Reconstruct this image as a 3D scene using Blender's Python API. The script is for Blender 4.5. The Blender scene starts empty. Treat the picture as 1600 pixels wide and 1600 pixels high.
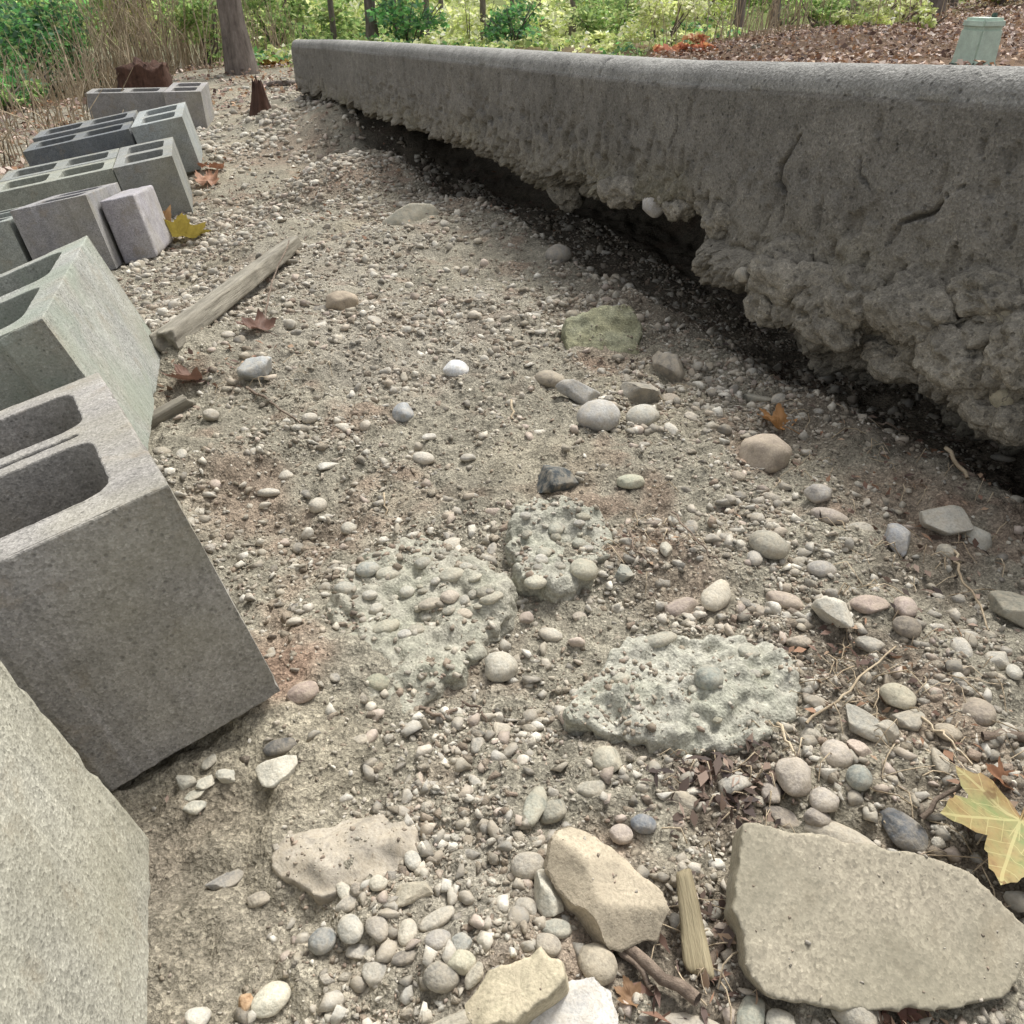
import bpy, bmesh, math, random
import numpy as np
from mathutils import Matrix, Vector, Euler
from mathutils.bvhtree import BVHTree

random.seed(7); RNG = np.random.default_rng(7)
sc = bpy.context.scene
COL = sc.collection
rad = math.radians

# ------------------------------------------------------------------ camera, sky, sun, exposure
F_PX, PITCH, CAMZ = 1230.0, rad(34.35), 0.5
cd = bpy.data.cameras.new("camera"); cam = bpy.data.objects.new("camera", cd); COL.objects.link(cam)
cd.sensor_fit = 'HORIZONTAL'; cd.sensor_width = 36.0; cd.lens = 36.0 * F_PX / 1600.0
cd.clip_start = 0.02; cd.clip_end = 400.0
cam.location = (0, 0, CAMZ); cam.rotation_euler = (math.pi / 2 - PITCH, 0, 0)
sc.camera = cam
SUN_EL, SUN_AZ = rad(56), rad(28)          # azimuth clockwise from +y (towards +x)
w = bpy.data.worlds.new("World"); sc.world = w; w.use_nodes = True
wn = w.node_tree.nodes; wl = w.node_tree.links
sky = wn.new("ShaderNodeTexSky"); sky.sky_type = 'NISHITA'; sky.sun_disc = False
sky.sun_elevation = SUN_EL; sky.sun_rotation = SUN_AZ; sky.dust_density = 4.0; sky.air_density = 1.0
hs = wn.new("ShaderNodeHueSaturation"); hs.inputs['Saturation'].default_value = 0.22
wl.new(sky.outputs[0], hs.inputs['Color']); wl.new(hs.outputs[0], wn['Background'].inputs[0])
wn['Background'].inputs[1].default_value = 0.105
sd = bpy.data.lights.new("sun", 'SUN'); sd.energy = 1.5; sd.angle = rad(14); sd.color = (1.0, 0.985, 0.935)
sun = bpy.data.objects.new("sun", sd); COL.objects.link(sun)
sdir = Vector((math.sin(SUN_AZ) * math.cos(SUN_EL), math.cos(SUN_AZ) * math.cos(SUN_EL), math.sin(SUN_EL)))
sun.rotation_euler = sdir.to_track_quat('Z', 'Y').to_euler()
sc.view_settings.view_transform = 'Standard'; sc.view_settings.look = 'None'
sc.view_settings.gamma = 1.0; sc.view_settings.exposure = 1.16

# ------------------------------------------------------------------ numeric noise
def _h(ix, iy, iz, seed):
    n = (ix.astype(np.int64) * 374761393 + iy.astype(np.int64) * 668265263 + iz.astype(np.int64) * 2147483647 + seed * 1274126177) & 0xFFFFFFFF
    n = ((n ^ (n >> 13)) * 1274126177) & 0xFFFFFFFF
    n = ((n ^ (n >> 16)) * 2246822519) & 0xFFFFFFFF
    return ((n ^ (n >> 15)) & 0xFFFFFF) / float(0xFFFFFF)
def vnoise(p, seed=0):
    """value noise, p (n,3) -> -1..1"""
    f = np.floor(p); i = f.astype(np.int64); t = p - f; t = t * t * (3 - 2 * t)
    r = 0
    for dx in (0, 1):
        for dy in (0, 1):
            for dz in (0, 1):
                wt = (t[:, 0] if dx else 1 - t[:, 0]) * (t[:, 1] if dy else 1 - t[:, 1]) * (t[:, 2] if dz else 1 - t[:, 2])
                r = r + wt * _h(i[:, 0] + dx, i[:, 1] + dy, i[:, 2] + dz, seed)
    return r * 2 - 1
def fbm(p, octs=3, seed=0, gain=.5):
    a, s, r = 1.0, 0.0, 0
    for o in range(octs):
        r = r + a * vnoise(p * (2 ** o) + 17.3 * o, seed + o); s += a; a *= gain
    return r / s
def worley(p, seed=0):
    i = np.floor(p).astype(np.int64); best = np.full(len(p), 9.0)
    for dx in (-1, 0, 1):
        for dy in (-1, 0, 1):
            for dz in (-1, 0, 1):
                c = i + np.array([dx, dy, dz])
                q = np.stack([c[:, k] + _h(c[:, 0], c[:, 1], c[:, 2], seed + 31 * k) for k in range(3)], 1)
                best = np.minimum(best, ((q - p) ** 2).sum(1))
    return np.sqrt(best)
def knob(p, seed=0):
    d = worley(p, seed); return np.sqrt(np.maximum(0, 1 - (d / .82) ** 2))
def smooth(a, b, x):
    t = np.clip((x - a) / (b - a), 0, 1); return t * t * (3 - 2 * t)
def c3(x, y, z=None):
    return np.stack([x, y, np.zeros_like(x) if z is None else z], 1)

# ------------------------------------------------------------------ object helpers
def mesh_from(name, verts, faces, cols=None, smooth_shade=True):
    me = bpy.data.meshes.new(name)
    verts = np.asarray(verts, dtype=np.float32)
    faces = np.asarray(faces, dtype=np.int32)
    k = faces.shape[1]
    me.vertices.add(len(verts)); me.vertices.foreach_set('co', verts.ravel())
    me.loops.add(faces.size); me.loops.foreach_set('vertex_index', faces.ravel())
    me.polygons.add(len(faces)); me.polygons.foreach_set('loop_start', np.arange(0, faces.size, k, dtype=np.int32))
    pass
    me.update(calc_edges=True)
    if smooth_shade: me.polygons.foreach_set('use_smooth', np.ones(len(faces), dtype=bool))
    if cols is not None:
        at = me.attributes.new('Col', 'FLOAT_COLOR', 'POINT')
        c = np.ones((len(verts), 4), dtype=np.float32); c[:, :3] = cols
        at.data.foreach_set('color', c.ravel())
    me.validate()
    return me
def link(name, me, mat=None, parent=None, loc=None, rot=None):
    o = bpy.data.objects.new(name, me); COL.objects.link(o)
    if mat and me and not me.materials: me.materials.append(mat)
    if parent: o.parent = parent
    if loc is not None: o.location = loc
    if rot is not None: o.rotation_euler = rot
    return o
def tag(o, label=None, cat=None, group=None, kind=None):
    if label: o['label'] = label
    if cat: o['category'] = cat
    if group: o['group'] = group
    if kind: o['kind'] = kind
    return o
def empty(name, loc=(0, 0, 0)):
    o = bpy.data.objects.new(name, None); COL.objects.link(o); o.location = loc; o.empty_display_size = .05
    return o
def coords(me):
    a = np.empty(len(me.vertices) * 3, dtype=np.float32); me.vertices.foreach_get('co', a); return a.reshape(-1, 3).astype(float)
def normals(me):
    a = np.empty(len(me.vertices) * 3, dtype=np.float32); me.vertices.foreach_get('normal', a); return a.reshape(-1, 3).astype(float)
def setco(me, v):
    me.vertices.foreach_set('co', np.asarray(v, dtype=np.float32).ravel()); me.update()
def ico(sub):
    bm = bmesh.new(); bmesh.ops.create_icosphere(bm, subdivisions=sub, radius=1.0)
    v = np.array([x.co[:] for x in bm.verts]); f = np.array([[q.index for q in p.verts] for p in bm.faces]); bm.free()
    return v, f
ICO = {k: ico(k) for k in (1, 2, 3, 4)}
def lin(r, g, b):
    return tuple(((c / 255) / 12.92 if c / 255 <= .04045 else ((c / 255 + .055) / 1.055) ** 2.4) for c in (r, g, b))
def remesh(me, voxel):
    o = bpy.data.objects.new('tmp', me); COL.objects.link(o)
    m = o.modifiers.new('r', 'REMESH'); m.mode = 'VOXEL'; m.voxel_size = voxel; m.use_smooth_shade = True
    dg = bpy.context.evaluated_depsgraph_get(); dg.update()
    me2 = bpy.data.meshes.new_from_object(o.evaluated_get(dg))
    bpy.data.objects.remove(o)
    return me2

# ------------------------------------------------------------------ materials
def nodes(name):
    m = bpy.data.materials.new(name); m.use_nodes = True
    nt = m.node_tree; b = nt.nodes['Principled BSDF']; b.inputs['Roughness'].default_value = .9
    b.inputs['Specular IOR Level'].default_value = .25
    return m, nt, b
def N(nt, t, **kw):
    n = nt.nodes.new(t)
    for k, v in kw.items():
        if k in ('Scale', 'Detail', 'Roughness', 'Strength', 'Distance', 'Fac', 'Distortion', 'Randomness', 'Factor'): n.inputs[k].default_value = v
        else: setattr(n, k, v)
    return n
def ramp(nt, src, stops):
    r = nt.nodes.new('ShaderNodeValToRGB'); e = r.color_ramp.elements
    e[0].position, e[0].color = stops[0][0], (*stops[0][1], 1)
    e[1].position, e[1].color = stops[-1][0], (*stops[-1][1], 1)
    for p, c in stops[1:-1]:
        x = e.new(p); x.color = (*c, 1)
    nt.links.new(src, r.inputs[0]); return r.outputs[0]
def mixc(nt, a, b, fac, mode='MIX'):
    m = nt.nodes.new('ShaderNodeMix'); m.data_type = 'RGBA'; m.blend_type = mode
    for s, v in ((m.inputs[6], a), (m.inputs[7], b), (m.inputs[0], fac)):
        if hasattr(v, 'links'): nt.links.new(v, s)
        elif isinstance(v, (int, float)): s.default_value = v
        else: s.default_value = (*v, 1)
    return m.outputs[2]
def g3(v): return (v, v, v)
def objcoord(nt):
    return nt.nodes.new('ShaderNodeTexCoord').outputs['Object']
def noise(nt, co, scale, detail=4, rough=.6):
    n = N(nt, 'ShaderNodeTexNoise', Scale=scale, Detail=detail, Roughness=rough); nt.links.new(co, n.inputs['Vector']); return n.outputs['Fac']
def bump(nt, b, srcs):
    prev = None
    for src, st, dist in srcs:
        n = N(nt, 'ShaderNodeBump', Strength=st, Distance=dist); nt.links.new(src, n.inputs['Height'])
        if prev: nt.links.new(prev, n.inputs['Normal'])
        prev = n.outputs[0]
    nt.links.new(prev, b.inputs['Normal'])

def grains(nt, co, scale, lo, hi):
    """crisp random grey per sand grain"""
    v = N(nt, 'ShaderNodeTexVoronoi', Scale=scale); nt.links.new(co, v.inputs['Vector'])
    sp = nt.nodes.new('ShaderNodeSeparateColor'); nt.links.new(v.outputs['Color'], sp.inputs[0])
    return ramp(nt, sp.outputs[0], [(0.0, g3(lo)), (.45, g3(1.0)), (.75, g3(1.0)), (1.0, g3(hi))]), v.outputs['Distance']
def mat_stone(name, attr=False, speck=.38, bumps=.4, scale=1.0):
    m, nt, b = nodes(name); co = objcoord(nt)
    if attr: base = N(nt, 'ShaderNodeAttribute', attribute_name='Col').outputs['Color']
    else: base = nt.nodes.new('ShaderNodeObjectInfo').outputs['Color']
    n1 = noise(nt, co, 45 * scale, 5); n2 = noise(nt, co, 420 * scale, 3, .7)
    c = mixc(nt, base, ramp(nt, n1, [(.3, g3(.58)), (.5, g3(1.0)), (.7, g3(1.26))]), .9, 'MULTIPLY')
    c = mixc(nt, c, ramp(nt, n2, [(.3, g3(.62)), (.5, g3(1.0)), (.72, g3(1.3))]), speck * 2, 'MULTIPLY')
    hs = nt.nodes.new('ShaderNodeHueSaturation'); hs.inputs['Saturation'].default_value = .78; nt.links.new(c, hs.inputs['Color']); c = hs.outputs[0]
    n3 = noise(nt, co, 95 * scale, 4, .7)
    c = mixc(nt, c, lin(160, 148, 128), ramp(nt, n3, [(.40, g3(0.0)), (.62, g3(.5))]))
    nt.links.new(c, b.inputs['Base Color'])
    bump(nt, b, [(n1, bumps, .004), (n3, bumps, .002), (n2, bumps, .0012)])
    return m
M_STONE = mat_stone('stone')
M_GRAVEL = mat_stone('gravel_stone', attr=True, speck=.2)
M_CRUMB = mat_stone('soil_crumb', attr=True, speck=.4, bumps=.9)

def mat_concrete(name, stain=None, bs=1.0):
    """cast block concrete: porous, speckled; tint from the object's colour"""
    m, nt, b = nodes(name); co = objcoord(nt)
    base = nt.nodes.new('ShaderNodeObjectInfo').outputs['Color']
    big = noise(nt, co, 9, 4); mid = noise(nt, co, 60, 4)
    ga, da = grains(nt, co, 420, .55, 1.35); gb, db = grains(nt, co, 800, .6, 1.4)
    c = mixc(nt, base, ramp(nt, big, [(.3, g3(.84)), (.7, g3(1.14))]), 1.0, 'MULTIPLY')
    c = mixc(nt, c, ramp(nt, mid, [(.3, g3(.86)), (.7, g3(1.12))]), 1.0, 'MULTIPLY')
    c = mixc(nt, c, ga, .55, 'MULTIPLY'); c = mixc(nt, c, gb, .6, 'MULTIPLY')
    big2 = noise(nt, co, 6, 3); c = mixc(nt, c, lin(150, 144, 116), ramp(nt, big2, [(.45, g3(0.0)), (.7, g3(.35))]))
    v = N(nt, 'ShaderNodeTexVoronoi', Scale=150.0); nt.links.new(co, v.inputs['Vector'])
    pit = ramp(nt, v.outputs['Distance'], [(.14, g3(.25)), (.26, g3(1.0))])
    pm = noise(nt, co, 40, 3); pit = mixc(nt, g3(1.0), pit, ramp(nt, pm, [(.42, g3(0.0)), (.55, g3(1.0))]))
    c = mixc(nt, c, pit, .65 * bs, 'MULTIPLY')
    sm = noise(nt, co, 22, 5, .7); c = mixc(nt, c, lin(136, 122, 100), ramp(nt, sm, [(.56, g3(0.0)), (.7, g3(.4))]))
    if stain:
        s = noise(nt, co, 14, 3); c = mixc(nt, c, stain, ramp(nt, s, [(.4, g3(0.0)), (.62, g3(.55))]))
    nt.links.new(c, b.inputs['Base Color']); b.inputs['Roughness'].default_value = .95
    bump(nt, b, [(mid, .2 * bs, .003), (da, .4 * bs, .0014), (db, .35 * bs, .0008), (pit, .35 * bs, .0012)])
    return m
M_BLOCK = mat_concrete('block_concrete', bs=.7)
M_BLOCK_GREEN = mat_concrete('block_concrete_algae', stain=lin(140, 148, 134))

def mat_slab():
    m, nt, b = nodes('slab_concrete'); co = objcoord(nt)
    big = noise(nt, co, 4, 5); mid = noise(nt, co, 26, 5); fine = noise(nt, co, 210, 4, .75); f2 = noise(nt, co, 520, 2, .8)
    att = N(nt, 'ShaderNodeAttribute', attribute_name='Col').outputs['Color']
    c = mixc(nt, att, ramp(nt, big, [(.3, g3(.82)), (.7, g3(1.15))]), 1.0, 'MULTIPLY')
    c = mixc(nt, c, ramp(nt, mid, [(.32, g3(.78)), (.5, g3(1.0)), (.7, g3(1.18))]), 1.0, 'MULTIPLY')
    ga, da = grains(nt, co, 300, .5, 1.4); gb, db = grains(nt, co, 620, .6, 1.4)
    c = mixc(nt, c, ga, .55, 'MULTIPLY'); c = mixc(nt, c, gb, .6, 'MULTIPLY')
    v = N(nt, 'ShaderNodeTexVoronoi', Scale=70.0); nt.links.new(co, v.inputs['Vector'])
    pit = ramp(nt, v.outputs['Distance'], [(.10, g3(.3)), (.19, g3(1.0))])
    c = mixc(nt, c, pit, .6, 'MULTIPLY')
    nt.links.new(c, b.inputs['Base Color']); b.inputs['Roughness'].default_value = .92
    bump(nt, b, [(mid, .5, .008), (fine, .5, .004), (da, .5, .002), (db, .4, .001), (pit, .6, .003)])
    return m
M_SLAB = mat_slab()

def mat_ground():
    m, nt, b = nodes('dirt'); co = objcoord(nt)
    att = N(nt, 'ShaderNodeAttribute', attribute_name='Col').outputs['Color']
    n1 = noise(nt, co, 11, 6, .65); n2 = noise(nt, co, 75, 5, .7); n3 = noise(nt, co, 330, 3, .75); n4 = noise(nt, co, 900, 2, .8)
    c = mixc(nt, att, ramp(nt, n1, [(.3, g3(.72)), (.5, g3(1.0)), (.7, g3(1.2))]), 1.0, 'MULTIPLY')
    c = mixc(nt, c, ramp(nt, n2, [(.3, g3(.62)), (.5, g3(1.0)), (.7, g3(1.28))]), .9, 'MULTIPLY')
    c = mixc(nt, c, ramp(nt, n3, [(.33, g3(.6)), (.5, g3(1.0)), (.68, g3(1.45))]), .8, 'MULTIPLY')
    v = N(nt, 'ShaderNodeTexVoronoi', Scale=190.0); nt.links.new(co, v.inputs['Vector'])
    ga, da = grains(nt, co, 330, .5, 1.5); gb, db = grains(nt, co, 720, .6, 1.5); c = mixc(nt, c, ga, .55, 'MULTIPLY'); c = mixc(nt, c, gb, .6, 'MULTIPLY')
    nt.links.new(c, b.inputs['Base Color']); b.inputs['Roughness'].default_value = 1.0
    b.inputs['Specular IOR Level'].default_value = .1
    bump(nt, b, [(n2, .6, .008), (v.outputs['Distance'], .5, .003), (n3, .6, .004), (da, .6, .002), (n4, .4, .002)])
    return m
M_DIRT = mat_ground()

def mat_leaf(name, attr=True, trans=.45):
    m, nt, b = nodes(name); co = objcoord(nt)
    src = N(nt, 'ShaderNodeAttribute', attribute_name='Col').outputs['Color'] if attr else nt.nodes.new('ShaderNodeObjectInfo').outputs['Color']
    n1 = noise(nt, co, 60 if not attr else 8, 3)
    c = mixc(nt, src, ramp(nt, n1, [(.3, g3(.75)), (.7, g3(1.25))]), .8, 'MULTIPLY')
    nt.links.new(c, b.inputs['Base Color']); b.inputs['Roughness'].default_value = .6
    t = nt.nodes.new('ShaderNodeBsdfTranslucent'); nt.links.new(c, t.inputs['Color'])
    mx = nt.nodes.new('ShaderNodeMixShader'); mx.inputs[0].default_value = trans
    nt.links.new(b.outputs[0], mx.inputs[1]); nt.links.new(t.outputs[0], mx.inputs[2])
    nt.links.new(mx.outputs[0], nt.nodes['Material Output'].inputs['Surface'])
    return m
M_LEAF = mat_leaf('green_leaf', trans=.6); M_DEADLEAF = mat_leaf('fallen_leaf', attr=False, trans=.25); M_LITTER = mat_leaf('litter_leaf', trans=.15)

def mat_wood(name, c1, c2, stretch=(1, 1, .08), sc_=60):
    m, nt, b = nodes(name); co = objcoord(nt)
    mp = nt.nodes.new('ShaderNodeMapping'); mp.inputs['Scale'].default_value = stretch; nt.links.new(co, mp.inputs['Vector'])
    n1 = noise(nt, mp.outputs[0], sc_, 6, .7); n2 = noise(nt, co, 18, 4)
    c = ramp(nt, n1, [(.28, c1), (.72, c2)])
    c = mixc(nt, c, ramp(nt, n2, [(.3, g3(.7)), (.7, g3(1.2))]), .8, 'MULTIPLY')
    nt.links.new(c, b.inputs['Base Color']); bump(nt, b, [(n1, .7, .006), (n2, .3, .006)])
    return m
M_BARK = mat_wood('bark', (.07, .055, .045), (.27, .23, .2), (1, 1, .15), 26)
M_STUMP = mat_wood('rotten_wood', (.035, .018, .012), (.13, .07, .05), (1, 1, .1), 40)
M_BOARD = mat_wood('weathered_board', lin(104, 98, 86), lin(160, 154, 140), (1, .06, 1), 90)
M_TWIG = mat_wood('twig_bark', lin(78, 66, 58), lin(152, 136, 120), (1, 1, 1), 90)
M_STRAW = mat_wood('dry_straw', lin(136, 118, 96), lin(208, 192, 164), (1, 1, 1), 30)
def mat_plain(name, c, rough=.6):
    m, nt, b = nodes(name); co = objcoord(nt); n1 = noise(nt, co, 22, 4); n2 = noise(nt, co, 140, 3)
    cc = mixc(nt, c, ramp(nt, n1, [(.3, g3(.85)), (.7, g3(1.12))]), 1.0, 'MULTIPLY')
    cc = mixc(nt, cc, ramp(nt, n2, [(.3, g3(.88)), (.7, g3(1.1))]), .7, 'MULTIPLY')
    nt.links.new(cc, b.inputs['Base Color']); b.inputs['Roughness'].default_value = rough; return m
M_BOX = mat_plain('faded_green_plastic', lin(186, 204, 188), .55)
M_BOXDARK = mat_plain('dark_green_plastic', lin(70, 88, 78), .55)
def mat_mossy():
    m, nt, b = nodes('mossy_concrete'); co = objcoord(nt)
    base = nt.nodes.new('ShaderNodeObjectInfo').outputs['Color']
    n1 = noise(nt, co, 22, 5); n2 = noise(nt, co, 110, 4, .7); n3 = noise(nt, co, 430, 3, .75)
    g = nt.nodes.new('ShaderNodeNewGeometry'); sx = nt.nodes.new('ShaderNodeSeparateXYZ'); nt.links.new(g.outputs['Normal'], sx.inputs[0])
    c = mixc(nt, base, lin(138, 140, 122), ramp(nt, n1, [(.42, g3(0.0)), (.66, g3(.5))]))
    c = mixc(nt, c, ramp(nt, n2, [(.3, g3(.66)), (.5, g3(1.0)), (.7, g3(1.25))]), .9, 'MULTIPLY')
    c = mixc(nt, c, ramp(nt, n3, [(.33, g3(.65)), (.5, g3(1.0)), (.68, g3(1.35))]), .7, 'MULTIPLY')
    nt.links.new(c, b.inputs['Base Color']); ga, da = grains(nt, co, 420, .6, 1.3)
    c = mixc(nt, c, ga, .5, 'MULTIPLY'); nt.links.new(c, b.inputs['Base Color']); bump(nt, b, [(n2, .4, .006), (da, .4, .0016)])
    return m
M_MOSSY = mat_mossy()
M_FRAG = mat_concrete('old_concrete', stain=lin(128, 123, 108), bs=.22)

# ------------------------------------------------------------------ layout: blocks, slab line, ground shape
def RM(rx, ry, rz): return Euler((rx, ry, rz), 'XYZ').to_matrix()
BH = .19
# header blocks: (near top right corner in camera-relative metres, euler deg, front width, depth)
HEAD = {
 1: ((-0.1406, -0.0648, -0.2949), (0, -10, 20), .19, .39),
 2: ((-.223, .432, -.273), (-10.1, -10.1, 34.2), .19, .39),
 3: ((-.495, .799, -.299), (-2.1, -18.6, 18.8), .19, .39),
 4: ((-1.096, 2.130, -.468), (-7, -9, 14), .19, .39),
 5: ((-1.13, 2.827, -.498), (0, -8.3, 19.2), .19, .39),
 6: ((-1.242, 3.285, -.442), (.7, -9.3, 16.9), .19, .39),
 7: ((-1.662, 4.734, -.517), (.9, .2, 11.8), .19, .39),
}
blocks = []      # (key, matrix(4x4) of base centre, w, d)
def bmat(o, e, wd, dp, off=(0, 0, 0), yaw=0):
    M = RM(*[rad(a) for a in e])
    c = Vector(o) + M @ Vector((-wd / 2 + off[0], dp / 2 + off[1], -BH + off[2])) + Vector((0, 0, CAMZ))
    return Matrix.Translation(c) @ (M @ Matrix.Rotation(yaw, 3, 'Z')).to_4x4()
for k, (o, e, wd, dp) in HEAD.items(): blocks.append((str(k), bmat(o, e, wd, dp)))
H90 = rad(90)
def side(k, tagk, off, yaw=H90):
    o, e, wd, dp = HEAD[k]; blocks.append((tagk, bmat(o, e, wd, dp, off, yaw)))
side(2, '2a', (-.30, .10, -.012)); side(2, '2b', (-.305, -.10, -.01))
side(3, '3a', (-.30, .10, .0)); side(3, '3b', (-.305, -.1, -.014))
side(4, '4a', (-.30, .10, -.01)); side(4, '4b', (-.305, -.1, -.02))
side(5, '5a', (-.297, -.07, -.004)); side(5, '5b', (-.297, .13, -.004))
side(6, '6a', (-.31, -.02, -.012)); side(6, '6b', (-.305, .18, -.0))
side(7, '7a', (-.30, -.05, -.005))
BM = dict(blocks)

SB = np.array([.52, .89]); SD = np.array([-1.7, 4.01]); SD = SD / np.linalg.norm(SD); SN = np.array([SD[1], -SD[0]])  # SN: behind the edge
U0, U1 = -1.3, 4.4
def slab_us(x, y):
    dx, dy = x - SB[0], y - SB[1]
    return dx * SD[0] + dy * SD[1], dx * SN[0] + dy * SN[1]
def slab_top(u): return CAMZ + np.interp(u, [-1.3, 0, .75, 1.8, 3.5, 4.4], [-.03, -.077, -.124, -.168, -.243, -.292])

FRONT = [(0, .3, -.478), (.3, .3, -.48), (.6, .3, -.475), (0, 0, -.48), (.5, -.3, -.48), (.3, .6, -.485), (.05, .8, -.488), (.62, .8, -.478), (.8, 1.15, -.47),
 (.4, 1.3, -.505), (0, 1.4, -.505), (-.3, 1.2, -.5), (-.2, 2.0, -.515), (.1, 2.2, -.5), (-.6, 2.2, -.57), (-.5, 3, -.53), (-.7, 4, -.475), (-1, 4.4, -.535), (-1.25, 5.0, -.57),
 (-1.3, 5.5, -.64), (-2.2, 7.2, -.66), (-3.6, 6.7, -.92), (-2.8, 3, -1.0), (-3, 1, -.95), (-1.6, .5, -.78), (-1.2, -.3, -.68), (-3, -3, -.9), (2, -3, -.5), (-8, 4, -1.2), (-5, 15, -1.0)]
BACK = [(2, 4, -.36), (2.5, 6, -.33), (1, 6, -.52), (0, 8, -.74), (5, 6, -.2), (4, 2, -.28), (3, 0, -.25), (0, 15, -1.3), (-5, 15, -1.3), (6, 15, -.5), (-1.2, 6, -.63), (8, 9, 0.05), (10, 3, .1)]
for k, m in blocks:
    for cx in (-.09, .09):
        for cy in (-.185, .185):
            p = m @ Vector((cx, cy, 0)); FRONT.append((p.x, p.y, p.z - CAMZ + (.006 if k not in ('1', '2') else -.004)))
FRONT = np.array(FRONT); BACK = np.array(BACK)
def shep(P, x, y, eps):
    num = 0; den = 0
    for px, py, pz in P:
        wgt = 1.0 / ((x - px) ** 2 + (y - py) ** 2 + eps * eps) ** 1.7
        num = num + wgt * pz; den = den + wgt
    return num / den
def ground_base(x, y):
    u, s = slab_us(x, y)
    zf = shep(FRONT, x, y, .07); zb = shep(BACK, x, y, .5)
    t = smooth(.30, .85, s)
    scour = .075 * smooth(-.05, .12, s) * (1 - smooth(.42, .6, s)) * (1 - smooth(2.6, 3.6, u))
    return CAMZ + zf * (1 - t) + zb * t - scour
def ground(x, y):
    x = np.asarray(x, float); y = np.asarray(y, float)
    z = ground_base(x, y); d = np.hypot(x, y)
    lod = 1 - smooth(2.5, 7, d); lf = 1 - smooth(1.1, 2.2, d)
    z = z + .012 * fbm(c3(x, y) * 4.2, 2, 3) * (1 + 1.5 * smooth(4, 12, d))
    z = z + .0105 * fbm(c3(x, y) * 14, 2, 11) * lod
    r = fbm(c3(x, y) * 38, 2, 21); z = z + .0088 * r * lod
    z = z + .0075 * (np.abs(fbm(c3(x, y) * 85, 2, 31)) - .2) * lf + .0028 * vnoise(c3(x, y) * 150, 35) * lf
    return z
def ray(px, py):
    a, b = (px - 800) / F_PX, (800 - py) / F_PX
    return np.array([a, math.cos(PITCH) + b * math.sin(PITCH), -math.sin(PITCH) + b * math.cos(PITCH)])
def hit(px, py, lift=0.0):
    """where the line of sight through a photo point meets the ground (plus lift)"""
    d = ray(px, py); t = np.geomspace(.25, 14, 700)
    P = d[None] * t[:, None]; z = P[:, 2] + CAMZ - ground(P[:, 0], P[:, 1]) - lift
    i = np.argmax(z < 0)
    if z[i] >= 0: i = len(t) - 1
    i = max(i, 1); f = z[i - 1] / (z[i - 1] - z[i] + 1e-12); tt = t[i - 1] + f * (t[i] - t[i - 1])
    return np.array([d[0] * tt, d[1] * tt, d[2] * tt + CAMZ]), tt
def at(px, py, fwd):
    d = ray(px, py); t = fwd / d[1]; return np.array([d[0] * t, d[1] * t, d[2] * t + CAMZ])

# ------------------------------------------------------------------ ground sheet
def axis(lo, hi, step, far, n):
    a = np.arange(lo, hi, step); g = np.cumsum(np.geomspace(step, far * .12, n)); g *= 1.0
    return a, g
xf = np.arange(-.62, .84, .0048); yf = np.arange(.16, 1.45, .0048)
def grow(start, step, ratio, end, sgn):
    o = []; v = start; s = step
    while v * sgn < end * sgn:
        s *= ratio; v += s * sgn; o.append(v)
    return np.array(o)
xs = np.concatenate([grow(-.62, .0055, 1.034, -90, -1)[::-1], xf, grow(xf[-1], .0055, 1.04, 90, 1)])
ys = np.concatenate([grow(.16, .006, 1.10, -40, -1)[::-1], yf, grow(yf[-1], .0055, 1.0135, 150, 1)])
X, Y = np.meshgrid(xs, ys); fx, fy = X.ravel(), Y.ravel(); Z = ground(fx, fy)
nx, ny = len(xs), len(ys)
idx = np.arange(nx * ny).reshape(ny, nx)
Fq = np.stack([idx[:-1, :-1], idx[:-1, 1:], idx[1:, 1:], idx[1:, :-1]], -1).reshape(-1, 4)
tan = np.array(lin(147, 141, 126)); sand = np.array(lin(157, 149, 131)); red = np.array(lin(146, 121, 104)); dark = np.array(lin(106, 94, 82)); grey = np.array(lin(160, 153, 140)); leafy = np.array(lin(118, 94, 76)); green = np.array(lin(104, 112, 66))
PATCH = [(430, 1030, .05, red, .8), (380, 780, .07, red, .45), (950, 560, .06, red, .3), (560, 260, .18, red, .5), (700, 320, .12, red, .45), (430, 240, .25, red, .35),
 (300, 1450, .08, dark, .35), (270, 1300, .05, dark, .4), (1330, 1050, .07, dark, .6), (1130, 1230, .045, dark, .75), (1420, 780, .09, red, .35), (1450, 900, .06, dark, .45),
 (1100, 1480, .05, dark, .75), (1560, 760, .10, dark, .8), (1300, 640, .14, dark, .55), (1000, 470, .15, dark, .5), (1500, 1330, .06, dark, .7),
 (650, 520, .25, grey, .6), (480, 420, .3, grey, .5), (620, 1440, .09, grey, .5), (850, 720, .08, sand, .6), (1050, 900, .06, red, .3), (1450, 1200, .06, sand, .4), (450, 1500, .1, sand, .5)]
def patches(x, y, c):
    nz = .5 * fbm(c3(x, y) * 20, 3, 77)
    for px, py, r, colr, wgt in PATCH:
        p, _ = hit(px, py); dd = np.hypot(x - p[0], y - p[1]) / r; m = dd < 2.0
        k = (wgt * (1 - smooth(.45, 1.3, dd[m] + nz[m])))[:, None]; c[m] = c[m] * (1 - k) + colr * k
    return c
nA = fbm(c3(fx, fy) * 5, 3, 51)[:, None]; nB = fbm(c3(fx, fy) * 17, 3, 61)[:, None]
gc = tan * (1 - smooth(.0, .5, nA)) + sand * smooth(.0, .5, nA)
gc = gc * (1 - .5 * smooth(.15, .6, nB)) + red * .5 * smooth(.15, .6, nB)
near = np.hypot(fx, fy) < 9
gc[near] = patches(fx[near], fy[near], gc[near])
uu, ss = slab_us(fx, fy)
lk = smooth(.9, 1.6, ss)[:, None] * .85; gc = gc * (1 - lk) + leafy * lk
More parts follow.
